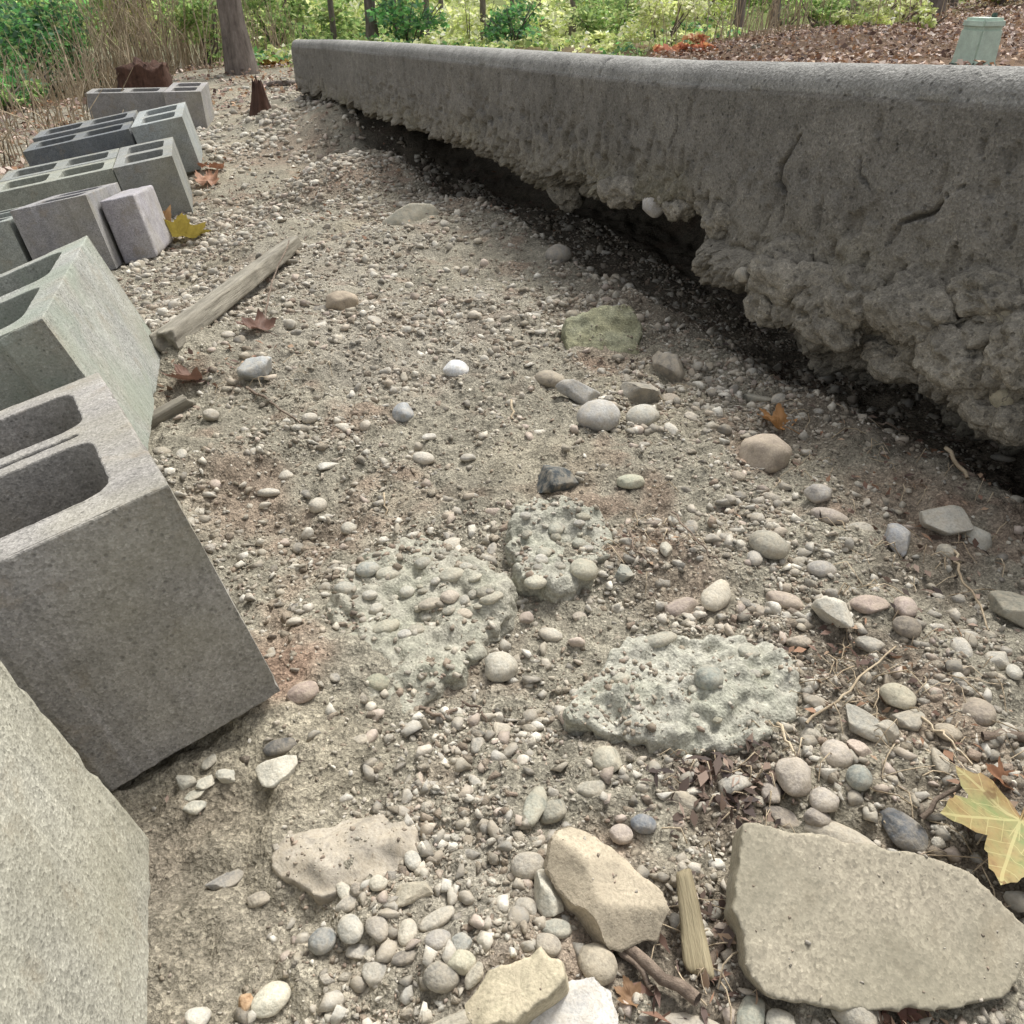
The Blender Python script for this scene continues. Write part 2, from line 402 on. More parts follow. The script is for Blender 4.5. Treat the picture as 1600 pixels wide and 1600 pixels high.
ud = (smooth(-.02, .12, ss) * (1 - smooth(.9, 1.3, ss)) * (1 - smooth(4.3, 4.8, uu)))[:, None] * .6; gc = gc * (1 - ud) + dark * .8 * ud
far = smooth(8.5, 13, np.hypot(fx, fy) + 1.2 * fbm(c3(fx, fy) * .9, 2, 5))[:, None]
gc = gc * (1 - far) + (green * (1 + .3 * nA)) * far
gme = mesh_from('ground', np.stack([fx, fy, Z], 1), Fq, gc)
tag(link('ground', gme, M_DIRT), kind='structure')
ZG = Z.reshape(ny, nx)
def ground(x, y):
    """height of the finished sheet, read back bilinearly"""
    x = np.asarray(x, float); y = np.asarray(y, float)
    i = np.clip(np.searchsorted(xs, x) - 1, 0, nx - 2); j = np.clip(np.searchsorted(ys, y) - 1, 0, ny - 2)
    tx = np.clip((x - xs[i]) / (xs[i + 1] - xs[i]), 0, 1); ty = np.clip((y - ys[j]) / (ys[j + 1] - ys[j]), 0, 1)
    return (ZG[j, i] * (1 - tx) + ZG[j, i + 1] * tx) * (1 - ty) + (ZG[j + 1, i] * (1 - tx) + ZG[j + 1, i + 1] * tx) * ty

# ------------------------------------------------------------------ the undermined slab
def build_slab():
    u = np.concatenate([grow(-.12, .004, 1.04, U0, -1)[::-1], np.arange(-.12, .62, .0026), np.arange(.62, 1.2, .0036), grow(1.2, .0038, 1.007, U1, 1)])
    u = u[u < U1]; nu = len(u)
    th = np.interp(u, [-1.3, 0, .28, .45, .55, .75, 1.06, 1.8, 3.4], [.24, .23, .245, .26, .225, .205, .235, .235, .23])
    th = th + .014 * vnoise(c3(u * 7, u * 0), 5) + .010 * vnoise(c3(u * 22, u * 0 + 4), 6)
    lh = np.interp(u, [-1.3, -.02, .10, .2, .3, .45, .50, .55, .74, .80, .9, 1.0, 1.06, 1.3, 1.7, 2.0, 3.4], [.20, .19, .13, .18, .145, .105, .01, .005, .01, .05, .035, .075, .02, .055, .04, .01, .0])
    lh = np.maximum(lh + .02 * vnoise(c3(u * 9, u * 0 + 9), 8), .0)
    bl = 1.5 * np.interp(u, [-1.3, -.02, .12, .2, .3, .44, .49, .74, .8, 1.0, 1.1, 1.6, 2, 3.4], [.02, .02, .0, .02, .012, .028, -.01, -.01, .01, .0, -.01, .0, -.0, .0])
    # profile samples: (kind, t)
    prof = [('s', t) for t in np.linspace(0, 1, 5)] + [('t', t) for t in np.linspace(0, 1, 6)] + [('n', t) for t in np.linspace(0, 1, 10)][1:] \
         + [('f', t) for t in np.linspace(0, 1, 84)][1:] + [('l', t) for t in np.linspace(0, 1, 56)][1:] + [('b', t) for t in np.linspace(0, 1, 46)][1:]
    top = slab_top(u); R = .032
    S = np.zeros((nu, len(prof))); Zz = np.zeros_like(S); Wr = np.zeros_like(S); Wf = np.zeros_like(S); K = np.zeros_like(S)
    for j, (k, t) in enumerate(prof):
        if k == 's': S[:, j] = 1.25 - t * 1.07; Zz[:, j] = top - .14 + .01 * t
        elif k == 't': S[:, j] = .17 - t * (.17 - R); Zz[:, j] = top - .13 * (1 - smooth(0, .35, t)) - .006 * (1 - t)
        elif k == 'n':
            a = t * math.pi / 2; S[:, j] = R - R * math.sin(a); Zz[:, j] = top - R + R * math.cos(a); Wf[:, j] = .15
        elif k == 'f':
            S[:, j] = -.004 * smooth(0, .03, t) ; Zz[:, j] = top - R - t * (th - R); Wf[:, j] = .35 + .65 * t
            Wr[:, j] = smooth(.72, 1.0, t) * .45; K[:, j] = smooth(.5, 1, t)
        elif k == 'l':
            a = t * math.pi
            S[:, j] = -1.25 * bl * math.sin(min(math.pi * t ** .6, math.pi * .95)) - .004 + .12 * t ** 1.9; Zz[:, j] = top - th - lh * t; Wr[:, j] = .55 + .45 * min(1, t * 4); Wf[:, j] = 1; K[:, j] = 1
        else:
            S[:, j] = .116 + t * .55; Zz[:, j] = top - th - lh * (1 - smooth(0, .35, t)) + .02 * smooth(.0, .2, t) - .05 * t; Wr[:, j] = 1; Wf[:, j] = 1; K[:, j] = 1
    U = np.repeat(u[:, None], len(prof), 1)
    Uf, Sf, Zf, wr, wf, kk = [a.ravel() for a in (U, S, Zz, Wr, Wf, K)]
    P = np.stack([SB[0] + SD[0] * Uf + SN[0] * Sf, SB[1] + SD[1] * Uf + SN[1] * Sf, Zf], 1)
    # lumpy, honeycombed displacement
    n1 = fbm(P * 13, 3, 101); w1 = knob(P * 21 + n1[:, None] * .7, 7); w2 = knob(P * 52 + n1[:, None] * .8, 9); w3 = knob(P * 115, 4)
    out = wr * (.034 * n1 + .034 * (w1 - .6) + .022 * (w2 - .6) + .011 * (w3 - .6) + .005 * fbm(P * 150, 2, 15))
    # small erosion pits and drag marks on the formed face
    pt = vnoise(np.stack([P[:, 0] * 85, P[:, 1] * 85, P[:, 2] * 26], 1), 44)
    hole = smooth(.44, .66, pt) * wf
    hc = np.clip(1.0 - np.abs(Zf - (slab_top(Uf) - .17)) / .09, 0, 1) * (.35 + .65 * smooth(.5, .9, Uf)) * (1 - smooth(2.4, 3.2, Uf))
    hole2 = smooth(.12, .5, vnoise(P * np.array([70, 70, 48]), 45)) * hc
    face = (wf > .2)
    out = out + face * (.0034 * fbm(P * 34, 3, 12) * wf + .0016 * fbm(P * 140, 2, 19) * wf - .010 * hole - .015 * hole2 + .003 * fbm(P * 5, 2, 13))
    # cracks (u, z below the top)
    def crack(pts, wdt, dep):
        m = np.full(len(Uf), 9.0)
        zz = slab_top(Uf) - Zf; jx = .005 * vnoise(P * 34, 90) + .0016 * vnoise(P * 150, 91)
        K_ = len(pts) - 1
        for qi, ((a, b), (c, d)) in enumerate(zip(pts[:-1], pts[1:])):
            vx, vy = c - a, d - b; t = np.clip(((Uf - a) * vx + (zz - b) * vy) / (vx * vx + vy * vy), 0, 1)
            m = np.minimum(m, np.hypot(Uf + jx - a - t * vx, zz + jx - b - t * vy) / (.30 + .70 * np.sin(np.pi * (qi + t) / K_) * (.75 + .5 * vnoise(P * 55, 93))))
        return -dep * (1 - smooth(wdt * .35, wdt, m)) * (wf > .1) * (wr < .5)
    out = out + crack([(.315, .085), (.33, .11), (.345, .13), (.345, .15), (.325, .165)], .0068, .026)
    out = out + crack([(.035, .11), (.06, .13), (.075, .15), (.11, .165), (.115, .185)], .0048, .018)
    out = out + crack([(.20, .10), (.19, .12), (.17, .135)], .005, .012) + crack([(.62, .06), (.615, .10), (.63, .13)], .005, .010)
    out = out + crack([(.47, .05), (.468, .085), (.472, .11)], .0035, .004) + crack([(.36, .06), (.358, .10)], .003, .004)
    out = out + crack([(1.1, .04), (1.12, .1), (1.1, .16)], .006, .007) + crack([(1.75, .05), (1.8, .15)], .007, .007) + crack([(2.4, .05), (2.38, .16)], .008, .006)
    # joint across the rounded edge
    nose = (np.abs(Uf - .90) < .05) & (wf < .2) & (wf > .1)
    outj = np.where(nose, -.006 * (1 - smooth(.002, .006, np.abs(Uf - .90 - .004 * np.sin(Zf * 300)))), 0)
    out = out + outj
    dirn = np.stack([-SN[0] * np.ones_like(Uf), -SN[1] * np.ones_like(Uf), -.55 * wr], 1)
    under = (wr > .99)[:, None] * smooth(.12, .17, Sf)[:, None]
    dirn = dirn * (1 - under) + np.array([0, 0, -1.0]) * under
    P = P + dirn * out[:, None]
    npf = len(prof); ii = np.arange(nu * npf).reshape(nu, npf)
    Q = np.stack([ii[:-1, :-1], ii[1:, :-1], ii[1:, 1:], ii[:-1, 1:]], -1).reshape(-1, 4)
    # far end closed by a fan of quads onto a spine
    end = ii[-1]; e0 = len(P)
    rows = [P[end]]; extra = []
    cpt = np.array([SB[0] + SD[0] * U1 + SN[0] * .6, SB[1] + SD[1] * U1 + SN[1] * .6, float(slab_top(U1)) - .15])
    prev = end; base = e0; faces2 = []
    for r in range(1, 9):
        t = r / 8; pr = P[end] * (1 - t) + cpt * t; pr = pr + (SD[0] * .02 * math.sin(t * 3), SD[1] * .02 * math.sin(t * 3), 0)
        extra.append(pr); cur = np.arange(base, base + npf); base += npf
        faces2.append(np.stack([prev[:-1], cur[:-1], cur[1:], prev[1:]], -1)); prev = cur
    V = np.concatenate([P] + extra); Q = np.concatenate([Q] + faces2)
    lo, hi, brown = np.array(lin(124, 120, 113)), np.array(lin(146, 144, 139)), np.array(lin(134, 127, 112))
    nose_w = np.concatenate([((wf < .2) & (wr < .1)).astype(float), np.zeros(len(V) - len(P))])[:, None]
    kk2 = np.concatenate([kk, np.tile(kk[:npf], 8)])[:, None]
    mo = smooth(-.1, .5, fbm(V * 6, 3, 23))[:, None]
    c = lo * (1 - nose_w) + hi * nose_w; c = c * (1 - kk2 * .55) + brown * kk2 * .55; c = c * (1 - .35 * mo * kk2) + np.array(lin(118, 112, 84)) * .35 * mo * kk2
    return mesh_from('slab_body', V, Q, c)
slab_root = tag(empty('concrete_slab', (float(SB[0]), float(SB[1]), .0)), 'long grey concrete slab with rounded top edge, its crumbling underside washed out and undermined', 'concrete slab')
so = link('slab_body', build_slab(), M_SLAB, slab_root); so.matrix_parent_inverse = Matrix.Translation((-float(SB[0]), -float(SB[1]), 0))

# ------------------------------------------------------------------ hollow blocks
def block_mesh(name, voxel, frog=True, kerf=False, seed=0, chip=1.0):
    L, W, H = .39, .19, BH; bv = .0016; rj = np.random.default_rng(seed)
    cu = bpy.data.curves.new(name, 'CURVE'); cu.dimensions = '2D'; cu.fill_mode = 'BOTH'; cu.extrude = H / 2 - bv; cu.bevel_depth = bv; cu.offset = -bv; cu.bevel_resolution = 1
    def poly(pts):
        fine = []
        for a, b in zip(pts, pts[1:] + pts[:1]):
            k = max(1, int(math.hypot(b[0] - a[0], b[1] - a[1]) / (.005 if chip > 1 else .012)))
            for q in range(k): fine.append((a[0] + (b[0] - a[0]) * q / k + rj.normal(0, .00035), a[1] + (b[1] - a[1]) * q / k + rj.normal(0, .00035)))
        pts = fine
        s = cu.splines.new('POLY'); s.points.add(len(pts) - 1); s.use_cyclic_u = True
        for p, q in zip(s.points, pts): p.co = (q[0], q[1], 0, 1)
    out = [(-W / 2, -L / 2)]
    fd, fw = (.010, .045) if frog else (0, 0)
    if frog: out += [(-fw, -L / 2), (-fw + .012, -L / 2 + fd), (fw - .012, -L / 2 + fd), (fw, -L / 2)]
    out += [(W / 2, -L / 2), (W / 2, L / 2)]
    if frog: out += [(fw, L / 2), (fw - .012, L / 2 - fd), (-fw + .012, L / 2 - fd), (-fw, L / 2)]
    out += [(-W / 2, L / 2)]
    poly(out)
    def rrect(cx, cy, hx, hy, r, n=5):
        p = []
        for qx, qy, a0 in ((1, 1, 0), (-1, 1, 90), (-1, -1, 180), (1, -1, 270)):
            for i in range(n + 1):
                a = rad(a0 + 90 * i / n); p.append((cx + qx * (hx - r) + r * math.cos(a), cy + qy * (hy - r) + r * math.sin(a)))
        return p
    for s in (-1, 1): poly(rrect(0, s * .0905, W / 2 - .032, .066 if kerf else .0705, .02))
    if kerf: poly(rrect(0, 0, W / 2 - .04, .0045, .004, 2))
    o = bpy.data.objects.new('tmpc', cu); COL.objects.link(o)
    dg = bpy.context.evaluated_depsgraph_get(); dg.update()
    me = bpy.data.meshes.new_from_object(o.evaluated_get(dg)); bpy.data.objects.remove(o); bpy.data.curves.remove(cu)
    v = coords(me); v[:, 2] += H / 2
    setco(me, v)
    if chip > 1:
        bm = bmesh.new(); bm.from_mesh(me); bmesh.ops.remove_doubles(bm, verts=bm.verts[:], dist=1e-5)
        ve = [e for e in bm.edges if abs(e.verts[0].co.z - e.verts[1].co.z) > .1]
        bmesh.ops.subdivide_edges(bm, edges=ve, cuts=22, use_grid_fill=True); bm.to_mesh(me); bm.free()
        v = coords(me); n = normals(me); dx = W / 2 - np.abs(v[:, 0]); dy = L / 2 - np.abs(v[:, 1]); dz = np.minimum(H - v[:, 2], v[:, 2])
        ds = np.sort(np.stack([dx, dy, dz], 1), 1); edge = 1 - smooth(.001, .006, ds[:, 1])
        cut = edge * (.003 * smooth(.12, .55, fbm(v * 38, 2, seed + 5)) + .0013 * np.abs(vnoise(v * 110, seed + 6)))
        cen = np.array([0, 0, H / 2]); dirc = np.sign(v - cen) * (np.stack([dx, dy, dz], 1) < .007); dirc = dirc / np.maximum(np.linalg.norm(dirc, axis=1), 1)[:, None]
        setco(me, v - dirc * cut[:, None])
    me.name = name; me.polygons.foreach_set('use_smooth', np.zeros(len(me.polygons), dtype=bool))
    return me
MB_NEAR = block_mesh('hollow_block', .0042, frog=False, kerf=True, seed=1, chip=2)
MB_NEAR2 = block_mesh('hollow_block_frog', .0046, frog=True, kerf=False, seed=2, chip=2)
MB_FAR = block_mesh('hollow_block_far', .0075, frog=True, kerf=False, seed=3)
MB_FARK = block_mesh('hollow_block_far_plain', .0075, frog=False, kerf=False, seed=4)
BL = {
 '1': (MB_NEAR2, M_BLOCK, (168, 165, 152), 'nearest hollow concrete block, pale beige-grey, cut off at the bottom left corner'),
 '2': (MB_NEAR, M_BLOCK, (150, 146, 140), 'large grey hollow concrete block with two open cores and a slit, second nearest'),
 '3': (MB_NEAR2, M_BLOCK_GREEN, (158, 158, 151), 'hollow concrete block with pale green side face, third from the camera'),
 '4': (MB_FAR, M_BLOCK, (146, 144, 144), 'mauve-grey concrete block with vertical groove, beside the yellow fallen leaves'),
 '5': (MB_FARK, M_BLOCK, (142, 143, 139), 'grey hollow block with two cores standing directly behind the yellow leaves'),
 '6': (MB_FARK, M_BLOCK, (156, 160, 158), 'pale bluish hollow block, second farthest at the path side of the row'),
 '7': (MB_FARK, M_BLOCK, (150, 147, 145), 'farthest hollow concrete block at the path side, nearest the tree trunk'),
 '2a': (MB_FAR, M_BLOCK, (146, 142, 136), 'hollow block at the left frame edge just behind the large grey block'),
 '2b': (MB_FAR, M_BLOCK, (150, 146, 138), 'hollow block at the left frame edge beside the large grey block'),
 '3a': (MB_FAR, M_BLOCK, (156, 150, 148), 'farther of two blocks left of the pale green sided block'),
 '3b': (MB_FAR, M_BLOCK, (150, 146, 142), 'nearer of two blocks left of the pale green sided block'),
 '4a': (MB_FAR, M_BLOCK, (140, 144, 138), 'farther of two blocks left of the mauve-grey grooved block'),
 '4b': (MB_FAR, M_BLOCK, (146, 150, 144), 'nearer of two blocks left of the mauve-grey grooved block'),
 '5a': (MB_FARK, M_BLOCK, (150, 152, 142), 'long side-on block with two slots showing, left of the block behind the yellow leaves'),
 '5b': (MB_FARK, M_BLOCK, (138, 140, 136), 'side-on block squeezed behind the slotted one, fourth row from the far end'),
 '6a': (MB_FARK, M_BLOCK, (112, 115, 117), 'dark slate-grey side-on block in the second farthest row'),
 '6b': (MB_FARK, M_BLOCK, (122, 124, 125), 'dark grey block behind the darkest side-on block'),
 '7a': (MB_FARK, M_BLOCK, (140, 138, 136), 'long side-on grey block in the farthest row below the brown stump'),
}
for k, m in blocks:
    me, mt, c, lab = BL[k]
    o = link('hollow_concrete_block', me.copy() if me.materials and me.materials[0] != mt else me, None)
    if not o.data.materials: o.data.materials.append(mt)
    elif o.data.materials[0] != mt: o.data.materials[0] = mt
    o.matrix_world = m; o.color = (*lin(*c), 1)
    tag(o, lab, 'concrete block', 'hollow concrete blocks lined up along the left')
# a solid thin block leaning beside the grooved one
def solid_block():
    bm = bmesh.new(); bmesh.ops.create_cube(bm, size=1); bmesh.ops.scale(bm, vec=(.092, .30, .165), verts=bm.verts); bmesh.ops.translate(bm, vec=(0, 0, .0825), verts=bm.verts)
    me = bpy.data.meshes.new('solid_concrete_block'); bm.to_mesh(me); bm.free()
    me = remesh(me, .006); v = coords(me); n = normals(me); setco(me, v + n * (.0012 * fbm(v * 60, 2, 4))[:, None]); return me
o, e, wd, dp = HEAD[4]
sbk = link('solid_concrete_block', solid_block(), M_BLOCK); sbk.matrix_world = bmat(o, e, wd, dp, (.148, .02, .0), 0); sbk.color = (*lin(166, 162, 165), 1)
tag(sbk, 'narrow solid lilac-grey concrete block leaning beside the mauve-grey grooved block', 'concrete block')

# ------------------------------------------------------------------ stones
def stone_verts(seed, dims, style, sub=3):
    v, f = ICO[sub]; v = v.copy(); r = np.random.default_rng(seed)
    if style == 'round':
        v = v * (1 + .10 * fbm(v * .9 + seed * 3.1, 2, seed)[:, None])
        ncut, dmin, dmax = 3, .80, .95
    elif style == 'sub':
        v = v * (1 + .16 * fbm(v * 1.1 + seed * 3.1, 2, seed)[:, None]); ncut, dmin, dmax = 8, .66, .9
    else:
        v = np.sign(v) * np.abs(v) ** .8; v = v * (1 + .12 * fbm(v * 1.2 + seed * 2.1, 2, seed)[:, None]); ncut, dmin, dmax = 15, .5, .82
    for i in range(ncut):
        n = r.normal(size=3); n /= np.linalg.norm(n); d = r.uniform(dmin, dmax)
        h = v @ n - d; v = v - np.maximum(h, 0)[:, None] * n * .96
    v = v + v * (.025 * fbm(v * 3.5 + seed, 2, seed + 2))[:, None]
    m = np.abs(v).max(0); v = v / m
    return v * np.array(dims), f
def phi_at(px, py):
    d = ray(px, py); return math.atan2(-d[2], math.hypot(d[0], d[1]))
def place_stone(px, py, wpx, hpx, ang, colr, style, name='stone', flat=.72, bury=.28, lift=0.0, sub=3, seed=None, parent=None):
    """stone whose outline in the photo is wpx by hpx, ang degrees from horizontal; seated on the ground"""
    seed = seed if seed is not None else int(px * 7 + py * 13) % 9973
    base, t = hit(px, py + hpx * .30, lift)
    ph = phi_at(px, py); sw = wpx * t / F_PX / 2; sh = hpx * t / F_PX / 2
    if hpx > wpx and abs(ang) < 5: flat = min(1.0, flat * 1.25)
    b = sh / math.sqrt(math.sin(ph) ** 2 + (flat * math.cos(ph)) ** 2)
    c = flat * min(b, sw) if style != 'ang' else flat * b
    v, f = stone_verts(seed, (sw, b, c), style, sub)
    me = mesh_from(name, v, f)
    yaw = math.atan2(math.sin(rad(ang)), math.cos(rad(ang)) * math.sin(ph)) - math.atan2(base[0], base[1]) * .6
    r = np.random.default_rng(seed)
    o = link(name, me, M_STONE, parent)
    o.location = (base[0], base[1], base[2] + c * (1 - 2 * bury)); o.rotation_euler = (r.uniform(-.15, .15), r.uniform(-.15, .15), yaw)
    o.color = (*lin(*colr), 1)
    return o
PG = 'loose stones and pebbles on the eroded dirt'
ST = [
 (825, 1345, 56, 42, 0, (172, 164, 148), 'round', 'smooth oval beige-grey pebble left of the tan wedge rock'),
 (932, 1492, 70, 58, -35, (170, 158, 134), 'round', 'egg-shaped beige pebble just below the tan wedge rock'),
 (425, 1552, 64, 46, 22, (208, 202, 178), 'round', 'bright cream oval pebble alone at the bottom left by the block'),
 (385, 1560, 26, 30, 10, (176, 132, 78), 'sub', 'small orange-brown stone touching the bright cream oval pebble'),
 (548, 1442, 40, 46, 30, (186, 182, 168), 'round', 'pale round pebble second from left in the bottom pebble cluster'),
 (505, 1462, 44, 40, -20, (140, 142, 138), 'round', 'blue-grey half-buried pebble at the left end of the bottom pebble cluster'),
 (590, 1440, 34, 44, 20, (164, 156, 142), 'round', 'dusty tan pebble between two pale pebbles in the bottom cluster'),
 (637, 1446, 32, 44, -10, (192, 184, 164), 'round', 'upright cream pebble in the middle of the bottom cluster'),
 (685, 1430, 66, 26, 18, (186, 178, 160), 'round', 'long finger-shaped pale pebble in the bottom cluster'),
 (690, 1518, 58, 44, -15, (150, 144, 130), 'round', 'dull grey rounded pebble left of the tan flat rock at the bottom'),
 (720, 1496, 48, 38, -10, (190, 184, 156), 'sub', 'yellowish white pebble touching the dull grey rounded one'),
 (685, 1463, 44, 34, 10, (166, 160, 150), 'round', 'grey pebble under the long finger-shaped pebble'),
 (722, 1468, 38, 30, -25, (162, 162, 152), 'sub', 'greenish grey pebble above the yellowish white pebble'),
 (745, 1515, 58, 24, 48, (170, 162, 142), 'sub', 'thin slanted sliver stone against the tan flat rock'),
 (632, 1490, 46, 24, 12, (132, 124, 112), 'sub', 'dark brownish flat pebble in the bottom cluster'),
 (585, 1510, 48, 40, -30, (170, 164, 150), 'sub', 'pale blocky pebble below the bottom cluster'),
 (560, 1482, 40, 26, -30, (178, 172, 160), 'ang', 'small chalky shard at the lower left of the bottom cluster'),
 (538, 1382, 22, 40, 20, (186, 180, 162), 'sub', 'narrow upright pale pebble under the buried flat rock'),
 (592, 1375, 30, 26, 0, (196, 188, 166), 'round', 'small cream pebble right under the buried flat rock'),
 (542, 1408, 38, 24, 10, (168, 160, 144), 'sub', 'small tan pebble below the narrow upright pale pebble'),
 (558, 1386, 24, 20, 0, (150, 140, 124), 'round', 'tiny brown pebble between the narrow and the cream pebble'),
 (645, 1387, 66, 34, 5, (178, 168, 144), 'ang', 'angular tan stone half sunk above the bottom pebble cluster'),
 (645, 1338, 26, 32, 20, (188, 184, 170), 'round', 'small pale pebble at the lower right corner of the buried flat rock'),
 (855, 1385, 46, 84, 8, (184, 180, 162), 'ang', 'tall angular whitish stone wedged against the left of the tan wedge rock'),
 (870, 1445, 54, 30, 0, (166, 164, 148), 'round', 'greyish pebble under the left end of the tan wedge rock'),
 (855, 1470, 46, 34, -10, (168, 158, 140), 'round', 'tan pebble just above the tan flat rock'),
 (822, 1412, 40, 34, -30, (172, 164, 148), 'sub', 'dull pale pebble left of the tall angular whitish stone'),
 (782, 1035, 56, 48, 0, (184, 178, 160), 'round', 'round pale pebble alone right of the big pebbly conglomerate lump'),
 (1410, 1287, 84, 50, -22, (104, 107, 110), 'sub', 'dark slate-blue stone resting behind the top of the flat concrete fragment'),
 (1335, 1567, 86, 66, -8, (162, 155, 138), 'round', 'smooth grey-beige stone in front of the flat concrete fragment'),
 (1005, 1282, 42, 30, -5, (124, 130, 136), 'round', 'small blue-grey oval pebble above the tan wedge rock'),
 (970, 1298, 38, 30, 5, (180, 164, 150), 'round', 'pinkish pebble touching the small blue-grey oval one'),
 (1240, 1200, 58, 58, 15, (178, 166, 150), 'sub', 'large pinkish beige pebble left in the group above the concrete fragment'),
 (1288, 1240, 48, 46, -20, (178, 168, 154), 'sub', 'beige pebble lowest in the group above the concrete fragment'),
 (1305, 1172, 50, 42, -30, (186, 174, 158), 'round', 'smooth pinkish white pebble at top of the group above the concrete fragment'),
 (1340, 1208, 40, 44, 0, (142, 146, 136), 'round', 'greenish grey round pebble at the right of the group above the concrete fragment'),
 (1344, 1165, 40, 32, -30, (186, 166, 148), 'ang', 'small rosy shard touching the smooth pinkish white pebble'),
 (1206, 1232, 34, 36, 20, (172, 160, 146), 'sub', 'small dusty pebble at the left of the group above the concrete fragment'),
 (1222, 1272, 64, 34, -5, (132, 122, 110), 'sub', 'dull brownish flat stone behind the left corner of the concrete fragment'),
 (1275, 1272, 46, 30, 5, (152, 142, 130), 'sub', 'brown-grey stone half sunk behind the concrete fragment'),
 (1305, 1298, 132, 44, -8, (176, 166, 146), 'sub', 'broad pale flat stone showing behind the top edge of the concrete fragment'),
 (950, 1178, 50, 46, 20, (180, 174, 152), 'sub', 'pale stone at the lower left foot of the greenish mortar lump'),
 (925, 1226, 52, 30, 0, (168, 162, 144), 'sub', 'half-sunk pale stone above the tan wedge rock'),
 (862, 1258, 50, 36, 25, (148, 146, 130), 'sub', 'grey-green pebble, right one of a leaning pair'),
 (836, 1240, 36, 74, -12, (160, 160, 142), 'sub', 'tall grey-green stone, left one of a leaning pair'),
 (435, 1198, 68, 42, 6, (206, 200, 180), 'ang', 'white blocky stone alone near the foot of the large grey block'),
 (436, 1162, 56, 26, 0, (104, 102, 98), 'sub', 'dark charcoal stone directly above the white blocky stone'),
 (352, 1208, 40, 24, -18, (192, 188, 170), 'ang', 'white chip at the right of the chips under the large grey block'),
 (321, 1220, 30, 22, 20, (196, 190, 170), 'ang', 'small white chip in the middle of the chips under the large grey block'),
 (303, 1240, 38, 20, 5, (184, 180, 160), 'ang', 'flat pale chip below the small white chip'),
 (305, 1258, 36, 20, -10, (186, 182, 164), 'ang', 'lowest pale chip of those under the large grey block'),
 (330, 1184, 34, 20, 20, (176, 170, 152), 'ang', 'dusty chip tucked against the foot of the large grey block'),
 (290, 1214, 26, 30, 30, (172, 168, 152), 'ang', 'leftmost chip of those under the large grey block'),
 (475, 1077, 54, 32, 8, (170, 148, 132), 'round', 'pinkish half-buried pebble at the corner of the large grey block'),
 (870, 740, 68, 54, 0, (74, 80, 82), 'ang', 'blackish blue angular stone sitting on the upper conglomerate lump'),
 (935, 645, 68, 56, -35, (176, 173, 166), 'round', 'large smooth light grey pebble in the middle of the slope'),
 (1003, 648, 58, 36, 18, (182, 178, 164), 'round', 'pale oval pebble to the right of the large smooth light grey one'),
 (908, 606, 74, 46, -20, (164, 162, 156), 'ang', 'angular grey stone above the large smooth light grey pebble'),
 (860, 590, 52, 34, 5, (158, 146, 126), 'sub', 'tan stone left of the angular grey stone in mid slope'),
 (1003, 606, 64, 56, 25, (146, 140, 126), 'ang', 'upright blocky grey stone behind the pale oval pebble'),
 (712, 573, 42, 34, 0, (214, 216, 216), 'sub', 'bright bluish white stone in the centre of the gravel'),
 (630, 637, 36, 36, 0, (160, 164, 166), 'sub', 'small blue-grey stone below left of the bright white one'),
 (535, 467, 54, 36, 12, (164, 146, 122), 'sub', 'tan brown stone in the upper gravel'),
 (1195, 697, 84, 66, 22, (172, 154, 132), 'sub', 'rounded tan cobble with an orange leaf behind it'),
 (1200, 845, 64, 44, -10, (164, 158, 140), 'round', 'large grey pebble on the right slope with small stones under it'),
 (1178, 868, 26, 26, 0, (178, 172, 160), 'round', 'small grey pebble under the large grey one on the right slope'),
 (1295, 804, 60, 28, -2, (168, 154, 140), 'round', 'flat lozenge-shaped pinkish pebble on the right slope'),
 (1280, 766, 44, 34, 10, (160, 154, 146), 'sub', 'grey stone above the lozenge-shaped pinkish pebble'),
 (1282, 886, 46, 28, 5, (168, 162, 152), 'round', 'small grey oval pebble below the lozenge-shaped one'),
 (1118, 920, 44, 58, -15, (196, 186, 164), 'round', 'upright cream pebble above the greenish mortar lump'),
 (1225, 935, 62, 28, -6, (176, 158, 140), 'round', 'long pinkish tan pebble right of the upright cream one'),
 (1300, 944, 58, 66, 20, (196, 190, 172), 'ang', 'sharp angular white stone above the right end of the mortar lump'),
 (1356, 940, 62, 34, 10, (178, 156, 140), 'sub', 'pinkish stone right beside the sharp angular white one'),
 (1410, 940, 40, 40, 0, (180, 160, 146), 'sub', 'dusty pink stone, rightmost of the stones by the sharp white one'),
 (1415, 975, 44, 34, 0, (130, 120, 106), 'round', 'dark brown pebble below the dusty pink stone'),
 (1472, 806, 76, 62, 12, (186, 180, 164), 'ang', 'big pale blocky stone at the edge of the slab shadow'),
 (1528, 832, 58, 44, -25, (192, 188, 172), 'ang', 'pale angular stone right of the big pale blocky one'),
 (1478, 858, 34, 26, 0, (178, 170, 150), 'sub', 'small pale stone below the two pale blocky ones'),
 (1400, 836, 60, 42, -30, (164, 164, 164), 'ang', 'light bluish flat stone left of the big pale blocky one'),
 (1065, 944, 58, 30, 15, (168, 150, 136), 'sub', 'reddish grey stone left of the upright cream pebble'),
 (985, 750, 46, 24, 8, (178, 178, 152), 'round', 'greenish cream pebble right of the blackish blue stone'),
 (1040, 848, 20, 40, 0, (180, 174, 156), 'sub', 'thin upright pale sliver right of the upper conglomerate lump'),
 (975, 890, 36, 26, 5, (150, 152, 140), 'ang', 'small green-grey chip at the right corner of the upper conglomerate lump'),
 (1402, 1080, 56, 40, -5, (176, 168, 142), 'sub', 'yellowish pale stone right of the greenish mortar lump'),
 (1345, 1124, 90, 36, -12, (166, 162, 148), 'ang', 'flat angular grey stone below the yellowish pale one'),
 (1420, 1120, 46, 44, 20, (164, 156, 138), 'ang', 'grey-tan chip right of the flat angular grey stone'),
